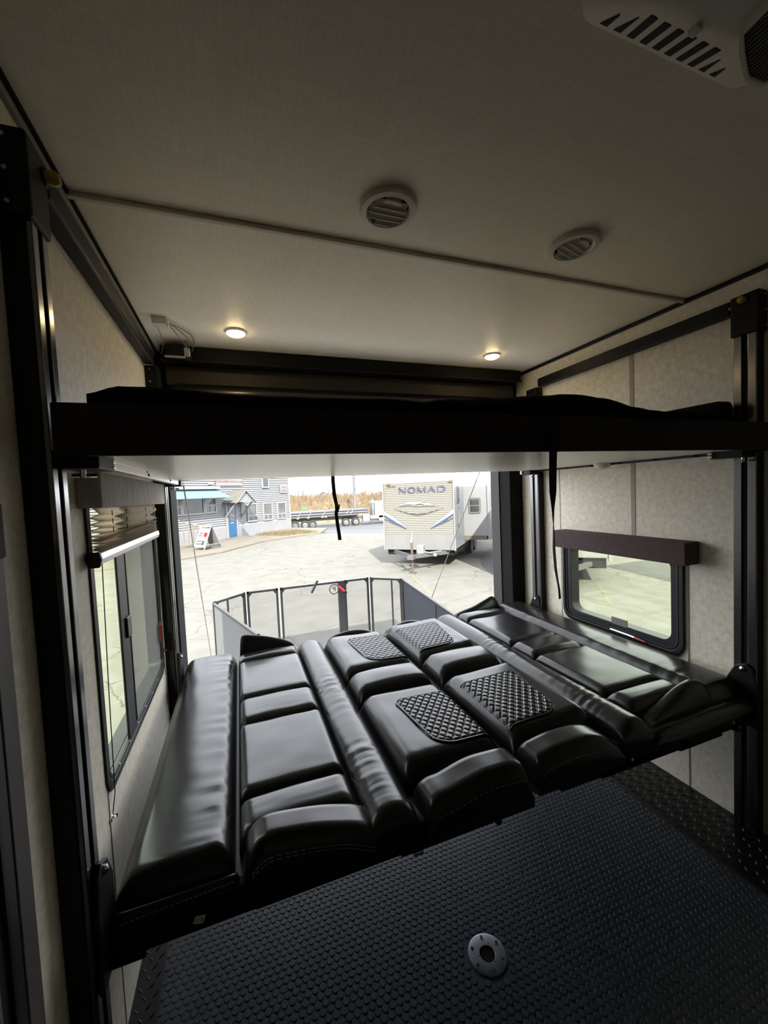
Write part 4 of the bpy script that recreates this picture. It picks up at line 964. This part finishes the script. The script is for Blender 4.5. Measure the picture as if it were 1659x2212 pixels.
# gabled door canopy
cp = MB(MBL)
cp.add([(5.25, 1.05, 1.30), (6.95, 1.05, 1.30), (6.10, 1.05, 2.02), (5.25, 0, 1.30), (6.95, 0, 1.30), (6.10, 0, 2.02)], [(0, 1, 2), (3, 5, 4), (0, 2, 5, 3), (1, 4, 5, 2), (0, 3, 4, 1)])
can = cp.build('door_canopy', SIDE, t)
SHG = mat('grey brown shingles', (0.105, 0.102, 0.09), rough=.95, var=.25, vscale=6)
for sg in (1, -1):
    b = MB(MBL)
    for k in range(6):
        u0, u1 = k/6, (k+1.25)/6
        s0, s1 = 6.10+sg*.93*(1-u0), 6.10+sg*.93*max(0, 1-u1); z0, z1 = 1.28+.78*u0, 1.28+.78*min(1, u1); 
        b.add([(s0, -.0, z0+.03), (s0, 1.14, z0+.03), (s1, 1.14, z1+.015), (s1, 0, z1+.015), (s0, 0, z0), (s0, 1.14, z0)], [(0, 1, 2, 3), (0, 4, 5, 1)])
    b.build('canopy_shingles', SHG, can, fix=False)
    MB(MBL).bar((6.10+sg*.93, 1.12, 1.26), (6.10, 1.12, 2.04), .05, .10, up=(0, 1, 0)).build('bargeboard', WTRIM, can)
    MB(MBL).bar((6.10+sg*.72, .05, .35), (6.10+sg*.72, .95, 1.28), .07, .07).build('brace', WTRIM, can)
    MB(MBL).bar((6.10+sg*.72, .06, .25), (6.10+sg*.72, .06, 1.3), .07, .07).build('brace_post', WTRIM, can)
# awning
aw = MB(MBL).add([(7.15, .95, 1.66), (11.5, .95, 1.66), (11.5, .03, 2.20), (7.55, .03, 2.20), (7.15, .95, 1.62), (11.5, .95, 1.62), (11.5, 0, 2.12), (7.55, 0, 2.12)], [(0, 1, 2, 3), (4, 7, 6, 5), (0, 4, 5, 1), (1, 5, 6, 2), (2, 6, 7, 3), (3, 7, 4, 0)]).build('awning', mat('sky blue awning', (0.1, 0.15, 0.19), rough=.7), t)
MB(MBL).box(7.4, 11.5, .0, .35, 2.16, 2.34).build('awning_box', WTRIM, aw)
MB(MBL).box(7.8, 8.05, .0, .25, 2.42, 2.58).build('floodlight', WTRIM, t, bevel=.02)
# cellar hatch and stair railing
MB(MBL).add([(4.0, .05, -.25), (5.45, .05, -.25), (5.45, .75, -1.0), (4.0, .75, -1.0), (4.0, .05, -1.0), (5.45, .05, -1.0)], [(0, 1, 2, 3), (0, 3, 4), (1, 5, 2), (3, 2, 5, 4)]).build('cellar_hatch', mat('pale grey hatch', (0.11, 0.116, 0.124), rough=.6), t)
rl = thing('stair_railing', 'cream wooden stair railing at the left end of the office', 'railing', MBL @ Vector((10.5, 1.0, -.9)))
RLM = mat('cream painted wood', (0.16, 0.148, 0.125), rough=.7)
MB(MBL).bar((10.9, 1.1, .45), (10.05, 1.5, .12), .09, .07).build('handrail', RLM, rl); MB(MBL).bar((10.9, 1.1, -.70), (10.05, 1.5, -.80), .07, .07).build('bottom_rail', RLM, rl)
for k in range(5):
    u = k/4; MB(MBL).bar((10.9-.85*u, 1.1+.4*u, -.72-.1*u), (10.9-.85*u, 1.1+.4*u, .43-.33*u), .06, .06, up=(1, 0, 0)).build('baluster', RLM, rl)
# signs on the wall
RED = mat('red lettering', (0.17, 0.045, 0.035), rough=.6); BOARD = mat('white sign board', (0.18, 0.18, 0.178), rough=.5); PINK = mat('faded red lettering', (0.16, 0.055, 0.075), rough=.6)
t = thing('banner_sign', 'long white banner with red lettering on the office wall', 'sign', MBL @ Vector((6.32, .05, 2.38)))
MB(MBW).box(5.18, 7.46, .035, .06, 2.37, 3.05).build('board', BOARD, t)
text("YOU'RE HAPPIER THAN YOU LEAVE", .19, TXB(6.32, .115, 2.62), RED, t, sx=.80, ext=.003)
t = thing('sales_sign', 'small white sign reading SALES OFFICE on the office wall', 'sign', MBL @ Vector((.72, .05, 1.80)))
MB(MBW).box(.28, 1.16, .035, .06, 1.81, 2.41).build('board', BOARD, t)
text('SALES', .24, TXB(.72, .115, 2.24), PINK, t, sx=.95, ext=.003); text('OFFICE', .24, TXB(.72, .115, 1.97), PINK, t, sx=.88, ext=.003)

# ------------------------------------------------------------------ sandwich board
zs = GZ+.07
a_, b_ = Vector((*g(421, 1188, zs), zs)), Vector((*g(441, 1189, zs), zs)); u_ = (b_-a_).normalized(); a_ = b_-u_*.85
n_ = Vector((-u_.y, u_.x, 0)); n_ = n_ if n_.x > 0 else -n_
t = thing('sandwich_board', 'white folding sandwich board on the office sidewalk', 'sign', (a_+b_)/2)
top = n_*.52+Vector((0, 0, 1.22))
def leaf(p, q, tp, nm, sh):
    o_ = Vector((0, 0, .03)); d = n_*.025*sh
    lo_ = tp*.10; MB().add([p+lo_, q+lo_, q+tp, p+tp, p+lo_+d, q+lo_+d, q+tp+d, p+tp+d], [(0, 1, 2, 3), (4, 7, 6, 5), (0, 4, 5, 1), (1, 5, 6, 2), (2, 6, 7, 3), (3, 7, 4, 0)]).build(nm, BOARD, t)
    for c in (p, q): MB().bar(c, c+tp*.25, .05, .04).build('leg', BOARD, t)
leaf(a_, b_, top, 'front_board', 1)
a2, b2 = a_+n_*1.04, b_+n_*1.04; leaf(a2, b2, top-n_*1.04, 'back_board', -1)
MB().bar(b_+top*.2, b2+(top-n_*1.04)*.2, .05, .03).build('spreader', BOARD, t)
Zt = u_; Yt = top.normalized(); Nt = Zt.cross(Yt).normalized()
if Nt.dot(CAMP-a_) < 0: Zt = -u_; Nt = Zt.cross(Yt).normalized()
TS = lambda f, h: Matrix.Translation(a_+u_*.85*f+top*h+Nt*.012) @ Matrix((Zt, Yt, Nt)).transposed().to_4x4()
GREYI = mat('grey print', (0.07, 0.07, 0.075), rough=.7)
for (f, h, wd, hg, m_) in ((.42, .88, .34, .035, GREYI), (.80, .88, .2, .05, INK), (.32, .66, .30, .04, PINK), (.30, .56, .26, .04, PINK), (.38, .34, .42, .035, GREYI), (.42, .24, .5, .05, GREYI)):
    MB(TS(f, h)).box(-wd/2, wd/2, -hg/2, hg/2, 0, .004).build('print', m_, t)
MB(TS(.74, .60)).lathe([(.0001, .005), (.12, .005), (.12, 0)], (0, 0, 0), 'z', 20).build('print', REDP, t)
MB(TS(.72, .28)).box(-.05, .05, -.10, .10, 0, .004).build('print', INK, t)

# ------------------------------------------------------------------ cream travel trailer
C0 = Vector((5.93, 12.06, 0)); MT = Matrix(((WX.x, AX.x, 0, C0.x), (WX.y, AX.y, 0, C0.y), (0, 0, 1, 0), (0, 0, 0, 1)))
TXT = lambda x, y, z: Matrix.Translation(MT @ Vector((x, y, z))) @ Matrix(((WX.x, 0, -AX.x, 0), (WX.y, 0, -AX.y, 0), (0, 1, 0, 0), (0, 0, 0, 1)))
CREAM = mat('cream corrugated metal', (0.182, 0.173, 0.143), rough=.45); GUARD = mat('grey rock guard', (0.135, 0.133, 0.129), rough=.6, var=.06, vscale=3)
WT = mat('white gel coat', (0.175, 0.175, 0.172), rough=.35)
t = thing('travel_trailer', 'cream travel trailer with blue lettering parked across the yard', 'trailer', MT @ Vector((0, 1.5, GZ)))
MB(MT).box(-1.20, 1.20, .03, 7.0, -.40, 1.86).build('body', WT, t, bevel=.04)
b = MB(MT); z = .07; k = 0; st = .058
while z < 1.80:
    b.add([(-1.2, .022, z), (1.2, .022, z), (1.2, .002, z+st*.55), (-1.2, .002, z+st*.55), (-1.2, .022, z+st), (1.2, .022, z+st)], [(0, 1, 2, 3), (3, 2, 5, 4)]); z += st
b.build('front_siding', CREAM, t, fix=False, smooth=False)
MB(MT).add([(-1.2, .02, 1.80), (1.2, .02, 1.80), (1.2, .10, 1.95), (-1.2, .10, 1.95), (-1.2, .5, 1.98), (1.2, .5, 1.98), (-1.2, .5, 1.80), (1.2, .5, 1.80)], [(0, 1, 2, 3), (3, 2, 5, 4), (0, 3, 4, 6), (1, 7, 5, 2)]).build('roof_cap', WT, t)
MB(MT).box(-1.22, 1.22, -.012, .05, -.44, .075).build('rock_guard', GUARD, t, bevel=.006)
for x in (-1.235, 1.195): MB(MT).box(x, x+.04, -.03, .04, -.46, 1.88).build('corner_trim', WT, t)
MB(MT).box(1.20, 1.215, .05, 7.0, -.42, 1.84).build('side_skin', mat('pale blue white skin', (0.15, 0.155, 0.17), rough=.4), t)
for z0, z1 in ((1.05, 1.62), (.28, .90)):
    wv = MB(MT).prism(rrect(.45, .80, z0, z1, .06), 'x', 1.21, 1.235).build('side_window', mat('grey seal', (0.08, 0.08, 0.084), rough=.5), t)
    MB(MT).prism(rrect(.50, .75, z0+.05, z1-.05, .05), 'x', 1.23, 1.24).build('pane', DKGL if z0 > 1 else WT, wv)
so = MB(MT).box(1.20, 2.06, 1.55, 4.0, -.17, 1.61).build('slide_out', WT, t, bevel=.02)
MB(MT).box(2.05, 2.12, 1.50, 4.05, -.30, 1.66).build('flange', WT, so)
sw = MB(MT).prism(rrect(1.40, 1.82, .64, 1.19, .07), 'y', 1.52, 1.56).build('window', mat('grey green seal', (0.085, 0.092, 0.083), rough=.5), so)
MB(MT).prism(rrect(1.46, 1.76, .94, 1.13, .03), 'y', 1.512, 1.53).build('pane', DKGL, sw); MB(MT).prism(rrect(1.46, 1.76, .70, .90, .03), 'y', 1.512, 1.53).build('pane', DKGL, sw)
MB(MT).box(1.2, 2.0, 1.55, 3.9, -.30, -.17).build('slide_frame', mat('raw wood floor', (0.1, 0.082, 0.06), rough=.8), so)
for yy in (3.1, 3.95):
    wh = MB(MT).lathe([(.0001, 0), (.12, 0), (.19, .02), (.20, .0), (.33, .0), (.35, .03), (.35, .20), (.33, .22), (.0001, .22)], (.98, yy, -.65), 'x', 28).build('wheel', mat('tyre', (0.03, 0.03, 0.03), rough=.9), t, smooth='auto')
MB(MT).box(-1.15, 1.15, .1, 6.8, -.62, -.44).build('underframe', MATTE, t)
for sg in (1, -1): MB(MT).bar((sg*.95, .15, -.52), (.10, -1.05, -.50), .06, .12).build('tongue_rail', mat('grey black tongue steel', (0.08, 0.08, 0.08), rough=.6), t)
MB(MT).box(0.0, .20, -1.30, -1.0, -.56, -.44).build('coupler', MATS['grey black tongue steel'], t, bevel=.01)
MB(MT).tube([(.10, -1.08, GZ+.01), (.10, -1.08, -.05)], .035, 10).build('jack_post', mat('rusty jack steel', (0.08, 0.06, 0.05), rough=.7), t, smooth='auto')
MB(MT).tube([(.10, -1.08, -.05), (.12, -1.08, .12), (.16, -1.08, .30)], [.045, .02, .015], 8).build('jack_crank', STEEL, t, smooth='auto')
MB(MT).box(.0, .20, -1.18, -.98, GZ, GZ+.03).build('jack_foot', MATS['rusty jack steel'], t)
MB(MT).box(.15, .38, -.80, -.55, -.45, -.18).build('gas_regulator_box', WT, t, bevel=.02)
MB(MT).tube([(.35, -.70, -.40), (.55, -.62, -.42), (.85, -.40, -.40)], .015, 8).build('tongue_pipe', STEEL, t, smooth='auto')
MB(MT).lathe([(.0001, 0), (.06, .01), (.07, .05), (.05, .10), (.0001, .11)], (.70, -.62, -.55), 'z', 14).build('plug_cap', WT, t, smooth=True)
for x in (-1.0, 1.12): MB(MT).prism(rrect(x-.06, x+.06, 1.755, 1.81, .02), 'y', -.035, .0).build('marker_light', mat('orange marker lens', (0.17, 0.075, 0.02), rough=.3), t)
# lettering built from thick and thin strokes
NB = mat('blue lettering', (0.05, 0.052, 0.105), rough=.4); 
def strokes(x0, x1, z0, z1, lst, nm='lettering'):
    b = MB(MT)
    for s_ in lst:
        (ax, az), (bx_, bz_), wv = s_
        A_ = (x0+(x1-x0)*ax, -.022, z0+(z1-z0)*az); B_ = (x0+(x1-x0)*bx_, -.022, z0+(z1-z0)*bz_); b.bar(A_, B_, wv, .012, up=(0, 1, 0))
    o = b.build(nm, NB, t); return o
TN, TK = .022, .050
strokes(-.62, -.38, 1.47, 1.64, [((.06, 0), (.06, 1), TN), ((.0, 1), (.9, 0.02), TK), ((.92, 0), (.92, 1), TN), ((-.08, 0), (.2, 0), .012), ((.78, 1), (1.06, 1), .012), ((-.1, 1), (.1, 1), .012)])
ov = [(.5+.5*math.cos(2*math.pi*k/20), .5+.5*math.sin(2*math.pi*k/20)) for k in range(21)]
strokes(-.30, -.06, 1.47, 1.64, [(ov[k], ov[k+1], TN+.022*abs(math.cos(2*math.pi*(k+.5)/20))) for k in range(20)])
strokes(.01, .30, 1.47, 1.64, [((.06, 0), (.10, 1), TN), ((.08, 1), (.5, 0.02), TK), ((.5, 0), (.92, 1), TN), ((.92, 1), (.96, 0), TK*.9), ((-.04, 0), (.16, 0), .012), ((.84, 0), (1.06, 0), .012)])
strokes(.37, .62, 1.47, 1.64, [((.04, 0), (.48, 1), TN), ((.45, 1), (.94, 0), TK), ((.22, .36), (.74, .36), .014), ((-.06, 0), (.16, 0), .012), ((.82, 0), (1.06, 0), .012)])
dv = [(.35+.62*math.sin(math.pi*k/14), 1-.5*(1-math.cos(math.pi*k/14))) for k in range(15)]
strokes(.69, .95, 1.47, 1.64, [((.08, 0), (.08, 1), TN), ((.0, 1), (.36, 1), .016), ((.0, 0), (.36, 0), .016)]+[(dv[k], dv[k+1], TN+.022*math.sin(math.pi*(k+.5)/14)) for k in range(14)])
# graphics
def ribbon(pts, ws, m_, nm='stripe', yo=-.020):
    b = MB(MT); vs = []
    for (x, z), w_ in zip(pts, ws): vs += [(x, yo, z-w_/2), (x, yo, z+w_/2), (x, yo+.008, z-w_/2), (x, yo+.008, z+w_/2)]
    fs = []
    for k in range(len(pts)-1):
        o_ = 4*k; fs += [(o_, o_+4, o_+5, o_+1), (o_+2, o_+3, o_+7, o_+6), (o_, o_+2, o_+6, o_+4), (o_+1, o_+5, o_+7, o_+3)]
    b.add(vs, fs); return b.build(nm, m_, t)
sw_m = mat('brown swoosh', (0.06, 0.053, 0.047), rough=.5); wh_m = mat('white graphic', (0.185, 0.185, 0.182), rough=.4); bl_m = mat('blue stripe', (0.045, 0.06, 0.125), rough=.4); tan_m = mat('tan mountain graphic', (0.15, 0.13, 0.095), rough=.5)
ribbon([(-.86, .96), (-.6, .87), (-.3, .78), (-.02, .735), (.3, .77), (.62, .86), (.90, .94)], [.006, .018, .028, .040, .028, .018, .006], sw_m)
ribbon([(-.62, 1.06), (-.3, 1.12), (-.1, 1.10), (.1, 1.12), (.3, 1.06), (.6, 1.04)], [.02, .07, .09, .05, .06, .02], wh_m)
ribbon([(-.72, 1.02), (-.3, 1.05), (0, 1.02), (.3, 1.03), (.75, 1.0)], [.01, .03, .035, .03, .01], tan_m)
ribbon([(-1.2, .80), (-.9, .62), (-.6, .44), (-.38, .27)], [.16, .13, .08, .01], wh_m)
ribbon([(-1.2, .74), (-.95, .58), (-.65, .41), (-.42, .28)], [.03, .05, .035, .008], bl_m, yo=-.026)
ribbon([(-1.2, .62), (-.95, .51), (-.65, .39), (-.42, .275)], [.015, .04, .03, .006], bl_m, yo=-.026)
ribbon([(1.2, .82), (.95, .63), (.65, .44), (.40, .26)], [.16, .13, .08, .01], wh_m)
ribbon([(1.2, .74), (.95, .58), (.65, .41), (.43, .28)], [.03, .05, .035, .008], bl_m, yo=-.026)
ribbon([(1.2, .62), (.95, .51), (.65, .39), (.43, .275)], [.015, .04, .03, .006], bl_m, yo=-.026)
text('CPR-R2', .085, TXT(-.90, -.02, 1.695), INK, t, sx=1.15, ext=.002); text('133', .13, TXT(-1.08, -.02, .30), mat('olive ink', (0.20, 0.19, 0.12), rough=.8), t, sx=.75, ext=.002)

# ------------------------------------------------------------------ white trailer seen through the right window, and the one that shades the yard
Pc = PX(1321, 1207, 2, -.34); Ct = Vector((Pc.x, Pc.y, 0))-WX*1.2
MT2 = Matrix(((WX.x, AX.x, 0, Ct.x), (WX.y, AX.y, 0, Ct.y), (0, 0, 1, 0), (0, 0, 0, 1)))
t = thing('white_trailer', 'white trailer nose seen through the right window', 'trailer', MT2 @ Vector((0, 1, GZ)))
MB(MT2).box(-1.2, 1.2, 0, 6, -.34, 1.9).build('body', WT, t, bevel=.03)
MB(MT2).box(1.14, 1.22, -.03, .05, -.40, 1.9).build('corner_trim', WT, t)
MB(MT2).box(-1.1, 1.1, .1, 5.8, -.60, -.36).build('underframe', MATTE, t)
for sg in (1, -1): MB(MT2).bar((sg*.8, .2, -.5), (0, -1.2, -.5), .08, .12).build('tongue_rail', MATS['grey black tongue steel'], t)
MB(MT2).tube([(0, -1.1, GZ), (0, -1.1, .1)], .04, 10).build('jack_post', STEEL, t, smooth='auto')
MB(MT2).box(-.2, .25, -.7, -.3, -.45, -.1).build('battery_box', MATTE, t, bevel=.02)
for yy in (2.9, 3.8): MB(MT2).lathe([(.0001, 0), (.19, 0), (.33, 0), (.35, .03), (.35, .2), (.33, .22), (.0001, .22)], (.98, yy, -.65), 'x', 24).build('wheel', MATS['tyre'], t, smooth='auto')
t = thing('cargo_trailer', 'tall white cargo trailer parked to the right of the ramp', 'trailer', (11.3, 2, GZ))
MB().box(10.0, 12.5, -4, 5.2, -.45, 1.95).build('body', WT, t, bevel=.04)
for yy in (-.4, .5):
    for xx in (9.99, 12.29): MB().lathe([(.0001, 0), (.19, 0), (.33, 0), (.35, .03), (.35, .2), (.33, .22), (.0001, .22)], (xx, yy, -.65), 'x', 24).build('wheel', MATS['tyre'], t, smooth='auto')
MB().bar((11.25, 5.2, -.55), (11.25, 6.4, -.55), .12, .12).build('tongue', BLACK, t)
MB().tube([(11.25, 6.2, GZ), (11.25, 6.2, -.3)], .04, 10).build('jack_post', BLACK, t, smooth='auto')

# ------------------------------------------------------------------ flatbed truck on the road
TY = 50.0; RZ = -2.5
def X50(px): return PX(px, 1110, 1, TY).x
TYRE = mat('dusty tyre', (0.03, 0.03, 0.03), rough=.9); HUB = mat('pale wheel hub', (0.15, 0.146, 0.135), rough=.5); TDK = mat('dark truck frame', (0.10, 0.10, 0.10), rough=.7)
def wheel(par, x, y, z=RZ+.5, dark=False):
    w_ = MB().lathe([(.30, .02), (.32, 0), (.47, 0), (.50, .05), (.50, .5), (.47, .55), (.0001, .55)], (x, y, z), 'y', 26).build('wheel', TYRE if not dark else MATS['tyre'], par, smooth='auto')
    MB().lathe([(.0001, .0), (.10, .0), (.12, .06), (.24, .08), (.30, .02)], (x, y, z), 'y', 20).build('hub', HUB if not dark else TDK, w_, smooth='auto')
t = thing('flatbed_trailer', 'long flatbed semitrailer on the road behind the yard', 'trailer', (X50(690), TY, RZ))
x0_, x1_ = X50(600), X50(770)
MB().box(x0_, x1_, TY-1.2, TY+1.2, -1.18, -1.0).build('deck', mat('tan flatbed deck', (0.1, 0.088, 0.07), rough=.8), t)
MB().add([(x0_, TY-.5, -1.18), (x1_, TY-.5, -1.18), (x1_, TY-.5, -1.35), (X50(740), TY-.5, -1.65), (x0_, TY-.5, -1.65), (x0_, TY+.5, -1.18), (x1_, TY+.5, -1.18), (x1_, TY+.5, -1.35), (X50(740), TY+.5, -1.65), (x0_, TY+.5, -1.65)],
         [(0, 1, 2, 3, 4), (5, 9, 8, 7, 6), (0, 5, 6, 1), (1, 6, 7, 2), (2, 7, 8, 3), (3, 8, 9, 4), (4, 9, 5, 0)]).build('beam', TDK, t)
for px, dk in ((634, True), (655, False), (671, True)): wheel(t, X50(px), TY-1.2, dark=dk)
for px in (640, 662, 692, 699): MB().box(X50(px)-.15, X50(px)+.15, TY-1.24, TY-1.18, -1.28, -1.05).build('winch', HUB, t)
pts_p = []
for k in range(10):
    r_ = .15; row = k // 5; x1p = X50(792)-random.uniform(0, .6)
    yy = TY-1.0+.42*(k % 5)+.2*(row); zz = -1.0+r_+.29*row
    tag(MB().tube([(X50(610), yy, zz), (x1p, yy, zz)], r_, 12).build('steel_pipe', mat('grey blue pipe', (0.07, 0.075, 0.082), rough=.5), smooth='auto'), ('lower' if k < 5 else 'upper')+' row steel pipe on the flatbed, '+('nearest the yard', 'second from the yard', 'middle one', 'second from the reeds', 'nearest the reeds')[k % 5], 'pipe', 'pipes on the flatbed')
for px, m_, lab in ((641, HUB, 'pale cargo strap nearest the trailer wheels'), (663, HUB, 'second pale cargo strap from the trailer rear'), (693, HUB, 'pale cargo strap left of the yellow one'), (719, YELLOW, 'yellow cargo strap over the pipes'), (743, HUB, 'pale cargo strap just right of the yellow one'), (752, HUB, 'pale cargo strap nearest the truck cab')):
    x = X50(px); tag(MB().tube([(x, TY-1.22, -1.0), (x+.25, TY-1.16, -.70), (x+.4, TY-.95, -.40), (x+.4, TY+1.0, -.40), (x+.3, TY+1.2, -1.0)], .05, 6).build('cargo_strap', m_), lab, 'strap', 'cargo straps')
t = thing('truck_tractor', 'white truck cab pulling the flatbed trailer', 'truck', (X50(790), TY, RZ))
MB().box(X50(738), X50(850), TY-.5, TY+.5, -1.75, -1.45).build('chassis', TDK, t)
for px in (742, 763): wheel(t, X50(px), TY-1.2)
cx0, cx1 = X50(804), X50(838)
MB().prism([(cx0, -1.75), (cx1, -1.75), (cx1, -.35), (cx1-.35, .25), (cx1-.8, .42), (cx0+.15, .42), (cx0, .30)], 'y', TY-1.15, TY+1.15).build('cab', WT, t, bevel=.06)
MB().prism([(cx1-1.15, -.55), (cx1-.15, -.55), (cx1-.35, .12), (cx1-1.15, .15)], 'y', TY-1.18, TY-1.14).build('cab_window', DKGL, t)
MB().box(cx1-.6, cx1-.45, TY-1.4, TY-1.2, -.6, .05).build('mirror', WT, t)
MB().box(X50(778), X50(793), TY-1.2, TY-.6, -2.1, -1.25).build('step_box', WT, t, bevel=.05)
MB().tube([(X50(794), TY-.9, -1.7), (X50(812), TY-.9, -1.7)], .33, 16).build('fuel_tank', STEEL, t, smooth='auto')
MB().box(X50(812), X50(840), TY-1.15, TY-.6, -2.1, -1.45).build('side_skirt', WT, t)
MB().tube([(X50(801), TY-1.0, -1.6), (X50(801), TY-1.0, .75)], .09, 10).build('exhaust_stack', STEEL, t, smooth='auto')
wheel(t, X50(835), TY-1.2)

# ------------------------------------------------------------------ far background
PY_ = 54.0; xp = PX(766, 1070, 1, PY_).x
t = thing('utility_pole', 'pale utility pole standing behind the truck', 'pole', (xp, PY_, -2.5))
MB().tube([(xp, PY_, -2.5), (xp, PY_, 8.5)], [.24, .17], 14).build('shaft', mat('weathered pale pole', (0.115, 0.118, 0.126), rough=.8, var=.1, vscale=2), t, smooth='auto')
MB().bar((xp-1.1, PY_, 7.8), (xp+1.1, PY_, 7.8), .12, .14).build('crossarm', MATS['weathered pale pole'], t)
MB().lathe([(.0001, -.1), (.09, -.05), (.09, .15), (.0001, .2)], (xp+1.6, PY_-.2, PX(772, 1033, 1, PY_).z), 'z', 12).build('insulator', STEEL, t, smooth=True)
WIREM = mat('pale overhead wire', (0.09, 0.094, 0.105), rough=.6)
for (pa, pb, lab) in (((560, 1049), (780, 1031), 'upper overhead wire behind the truck'), ((720, 1060), (900, 1042), 'lower overhead wire behind the truck')):
    tag(MB().tube([PX(*pa, 1, PY_-.3), PX((pa[0]+pb[0])/2, (pa[1]+pb[1])/2+.6, 1, PY_-.3), PX(*pb, 1, PY_-.3)], .022, 6).build('overhead_wire', WIREM, smooth='auto'), lab, 'wire', 'overhead wires')
# hoop house and long sheds
HW = mat('white tarpaulin', (0.16, 0.165, 0.168), rough=.6)
pl, pr_ = PX(654, 1082, 1, 95), PX(706, 1078, 1, 95)
t = thing('hoop_house', 'white arched hoop house beyond the reed bank', 'building', ((pl.x+pr_.x)/2, 95, .9))
R_ = 1.45; zb_ = .85
arc = [(R_*1.1*math.cos(math.pi*k/16), R_*math.sin(math.pi*k/16)) for k in range(17)]
L0_, L1_ = pl.x+1.2, pr_.x-.3
b = MB(); vs = [(L0_+.9*p[0]*.9, 94+p[0]*.8, zb_+p[1]) for p in arc]+[(L1_+.9*p[0]*.9, 97+p[0]*.8, zb_+p[1]) for p in arc]; n = 17
b.add(vs, [(k, k+1, n+k+1, n+k) for k in range(n-1)]).build('cover', HW, t, smooth='auto')
MB().add([(L0_+.9*p[0]*.9-.02, 93.95+p[0]*.8, zb_+p[1]) for p in arc], [list(range(17))]).build('end_wall', mat('pale blue end wall', (0.13, 0.14, 0.148), rough=.7), t)
for (pa, pb, z1_, nm, lab) in ((718, 749, 1071, 'storage_shed', 'long low white shed beyond the reeds, left one'), (756, 782, 1068, 'storage_shed', 'long low white shed beyond the reeds, middle one'), (795, 822, 1068, 'storage_shed', 'long low white shed beyond the reeds, right one'), (1062, 1100, 1060, 'brick_shed', 'distant reddish shed right of the cream trailer')):
    yv = 100.0; A_, B_ = PX(pa, z1_, 1, yv), PX(pb, z1_, 1, yv)
    t = thing(nm, lab, 'building', ((A_.x+B_.x)/2, yv, .9), 'far sheds')
    mw = HW if nm == 'storage_shed' else mat('faded brick', (0.11, 0.055, 0.044), rough=.9)
    MB().box(A_.x, B_.x, yv, yv+6, .6, A_.z-.3).build('wall', mw, t)
    MB().prism([(yv-.3, A_.z-.35), (yv+6.3, A_.z-.35), (yv+3, A_.z+.5)], 'x', A_.x-.2, B_.x+.2).build('roof', HW if nm == 'storage_shed' else mat('grey roof', (0.1, 0.1, 0.1), rough=.9), t)
# small green site sign
p0 = PX(658, 1100, 1, 55.5)
t = thing('site_sign', 'small green and black sign in front of the reed bank', 'sign', (p0.x, 55.5, p0.z-.6))
MB().box(p0.x-.42, p0.x+.42, 55.47, 55.53, p0.z-.55, p0.z-.05).build('lower_board', mat('lime green board', (0.06, 0.13, 0.025), rough=.6), t)
MB().box(p0.x-.42, p0.x+.42, 55.47, 55.53, p0.z-.05, p0.z+.42).build('upper_board', mat('dark grey board', (0.10, 0.10, 0.09), rough=.6), t)
MB().box(p0.x-.36, p0.x+.36, 55.455, 55.475, p0.z+.06, p0.z+.14).build('print', BOARD, t)
for s_ in (-.38, .38): MB().box(p0.x+s_-.03, p0.x+s_+.03, 55.53, 55.58, p0.z-1.6, p0.z+.4).build('post', BOARD, t)
# bare trees
BARK = mat('pale bare bark', (0.12, 0.095, 0.078), rough=.9); TWIG = mat('red brown twig haze', (0.125, 0.095, 0.078), rough=1)
def tree(px, py_top, y, label):
    base = PX(px, 1085, 1, y); topz = PX(px, py_top, 1, y).z; h = topz-.8
    t = thing('bare_tree', label, 'tree', (base.x, y, .8), 'bare far trees')
    tr = MB(); tw = MB()
    tr.tube([(base.x, y, .6), (base.x+random.uniform(-.1, .1)*h, y, .8+h*.55), (base.x+random.uniform(-.15, .15)*h, y, topz)], [.05*h, .03*h, .006*h], 6)
    for k in range(16):
        u = random.uniform(.18, .9); a = random.uniform(0, 2*math.pi); L = h*(.55-.4*u)*random.uniform(.7, 1.2)
        p = Vector((base.x, y, .8+h*u)); q = p+Vector((math.cos(a)*L, math.sin(a)*L*.5, L*random.uniform(.5, 1.0)))
        tw.tube([p, p.lerp(q, .5)+Vector((0, 0, -.03*h)), q], [.015*h, .010*h, .004*h], 4)
        for j in range(4):
            q0 = p.lerp(q, random.uniform(.3, .95)); a2 = random.uniform(0, 2*math.pi); l2 = L*.35
            tw.tube([q0, q0+Vector((math.cos(a2)*l2, math.sin(a2)*l2*.5, l2*random.uniform(.3, 1)))], [.006*h, .003*h], 3)
    tr.build('trunk', BARK, t, smooth='auto'); tw.build('branches', BARK, t, fix=False)
for px, pt_, y, lab in ((646, 1056, 84, 'thin bare tree just right of the office corner'), (657, 1048, 88, 'taller bare tree left of the hoop house'), (709, 1048, 86, 'wide bare tree right of the hoop house'), (718, 1056, 90, 'low bare tree behind the left white shed'), (783, 1055, 86, 'spreading bare tree just right of the utility pole'), (812, 1064, 84, 'small bare tree beside the cream trailer'), (824, 1056, 92, 'slim bare tree against the cream trailer edge')):
    tree(px, pt_, y, lab)
b = MB()
for k in range(900):
    x = random.uniform(4, 75); y = random.uniform(109, 118); z = 1.0; h = random.uniform(.5, 1.6); a = random.uniform(-.25, .25)
    c_, s_ = .25*math.cos(a*8), .25*math.sin(a*8); b.add([(x-c_, y-s_, z), (x+c_, y+s_, z), (x+a, y, z+h)], [(0, 1, 2)])
tag(b.build('far_hedge', TWIG, fix=False), 'hazy line of bare brush on the horizon', 'brush', kind='stuff')
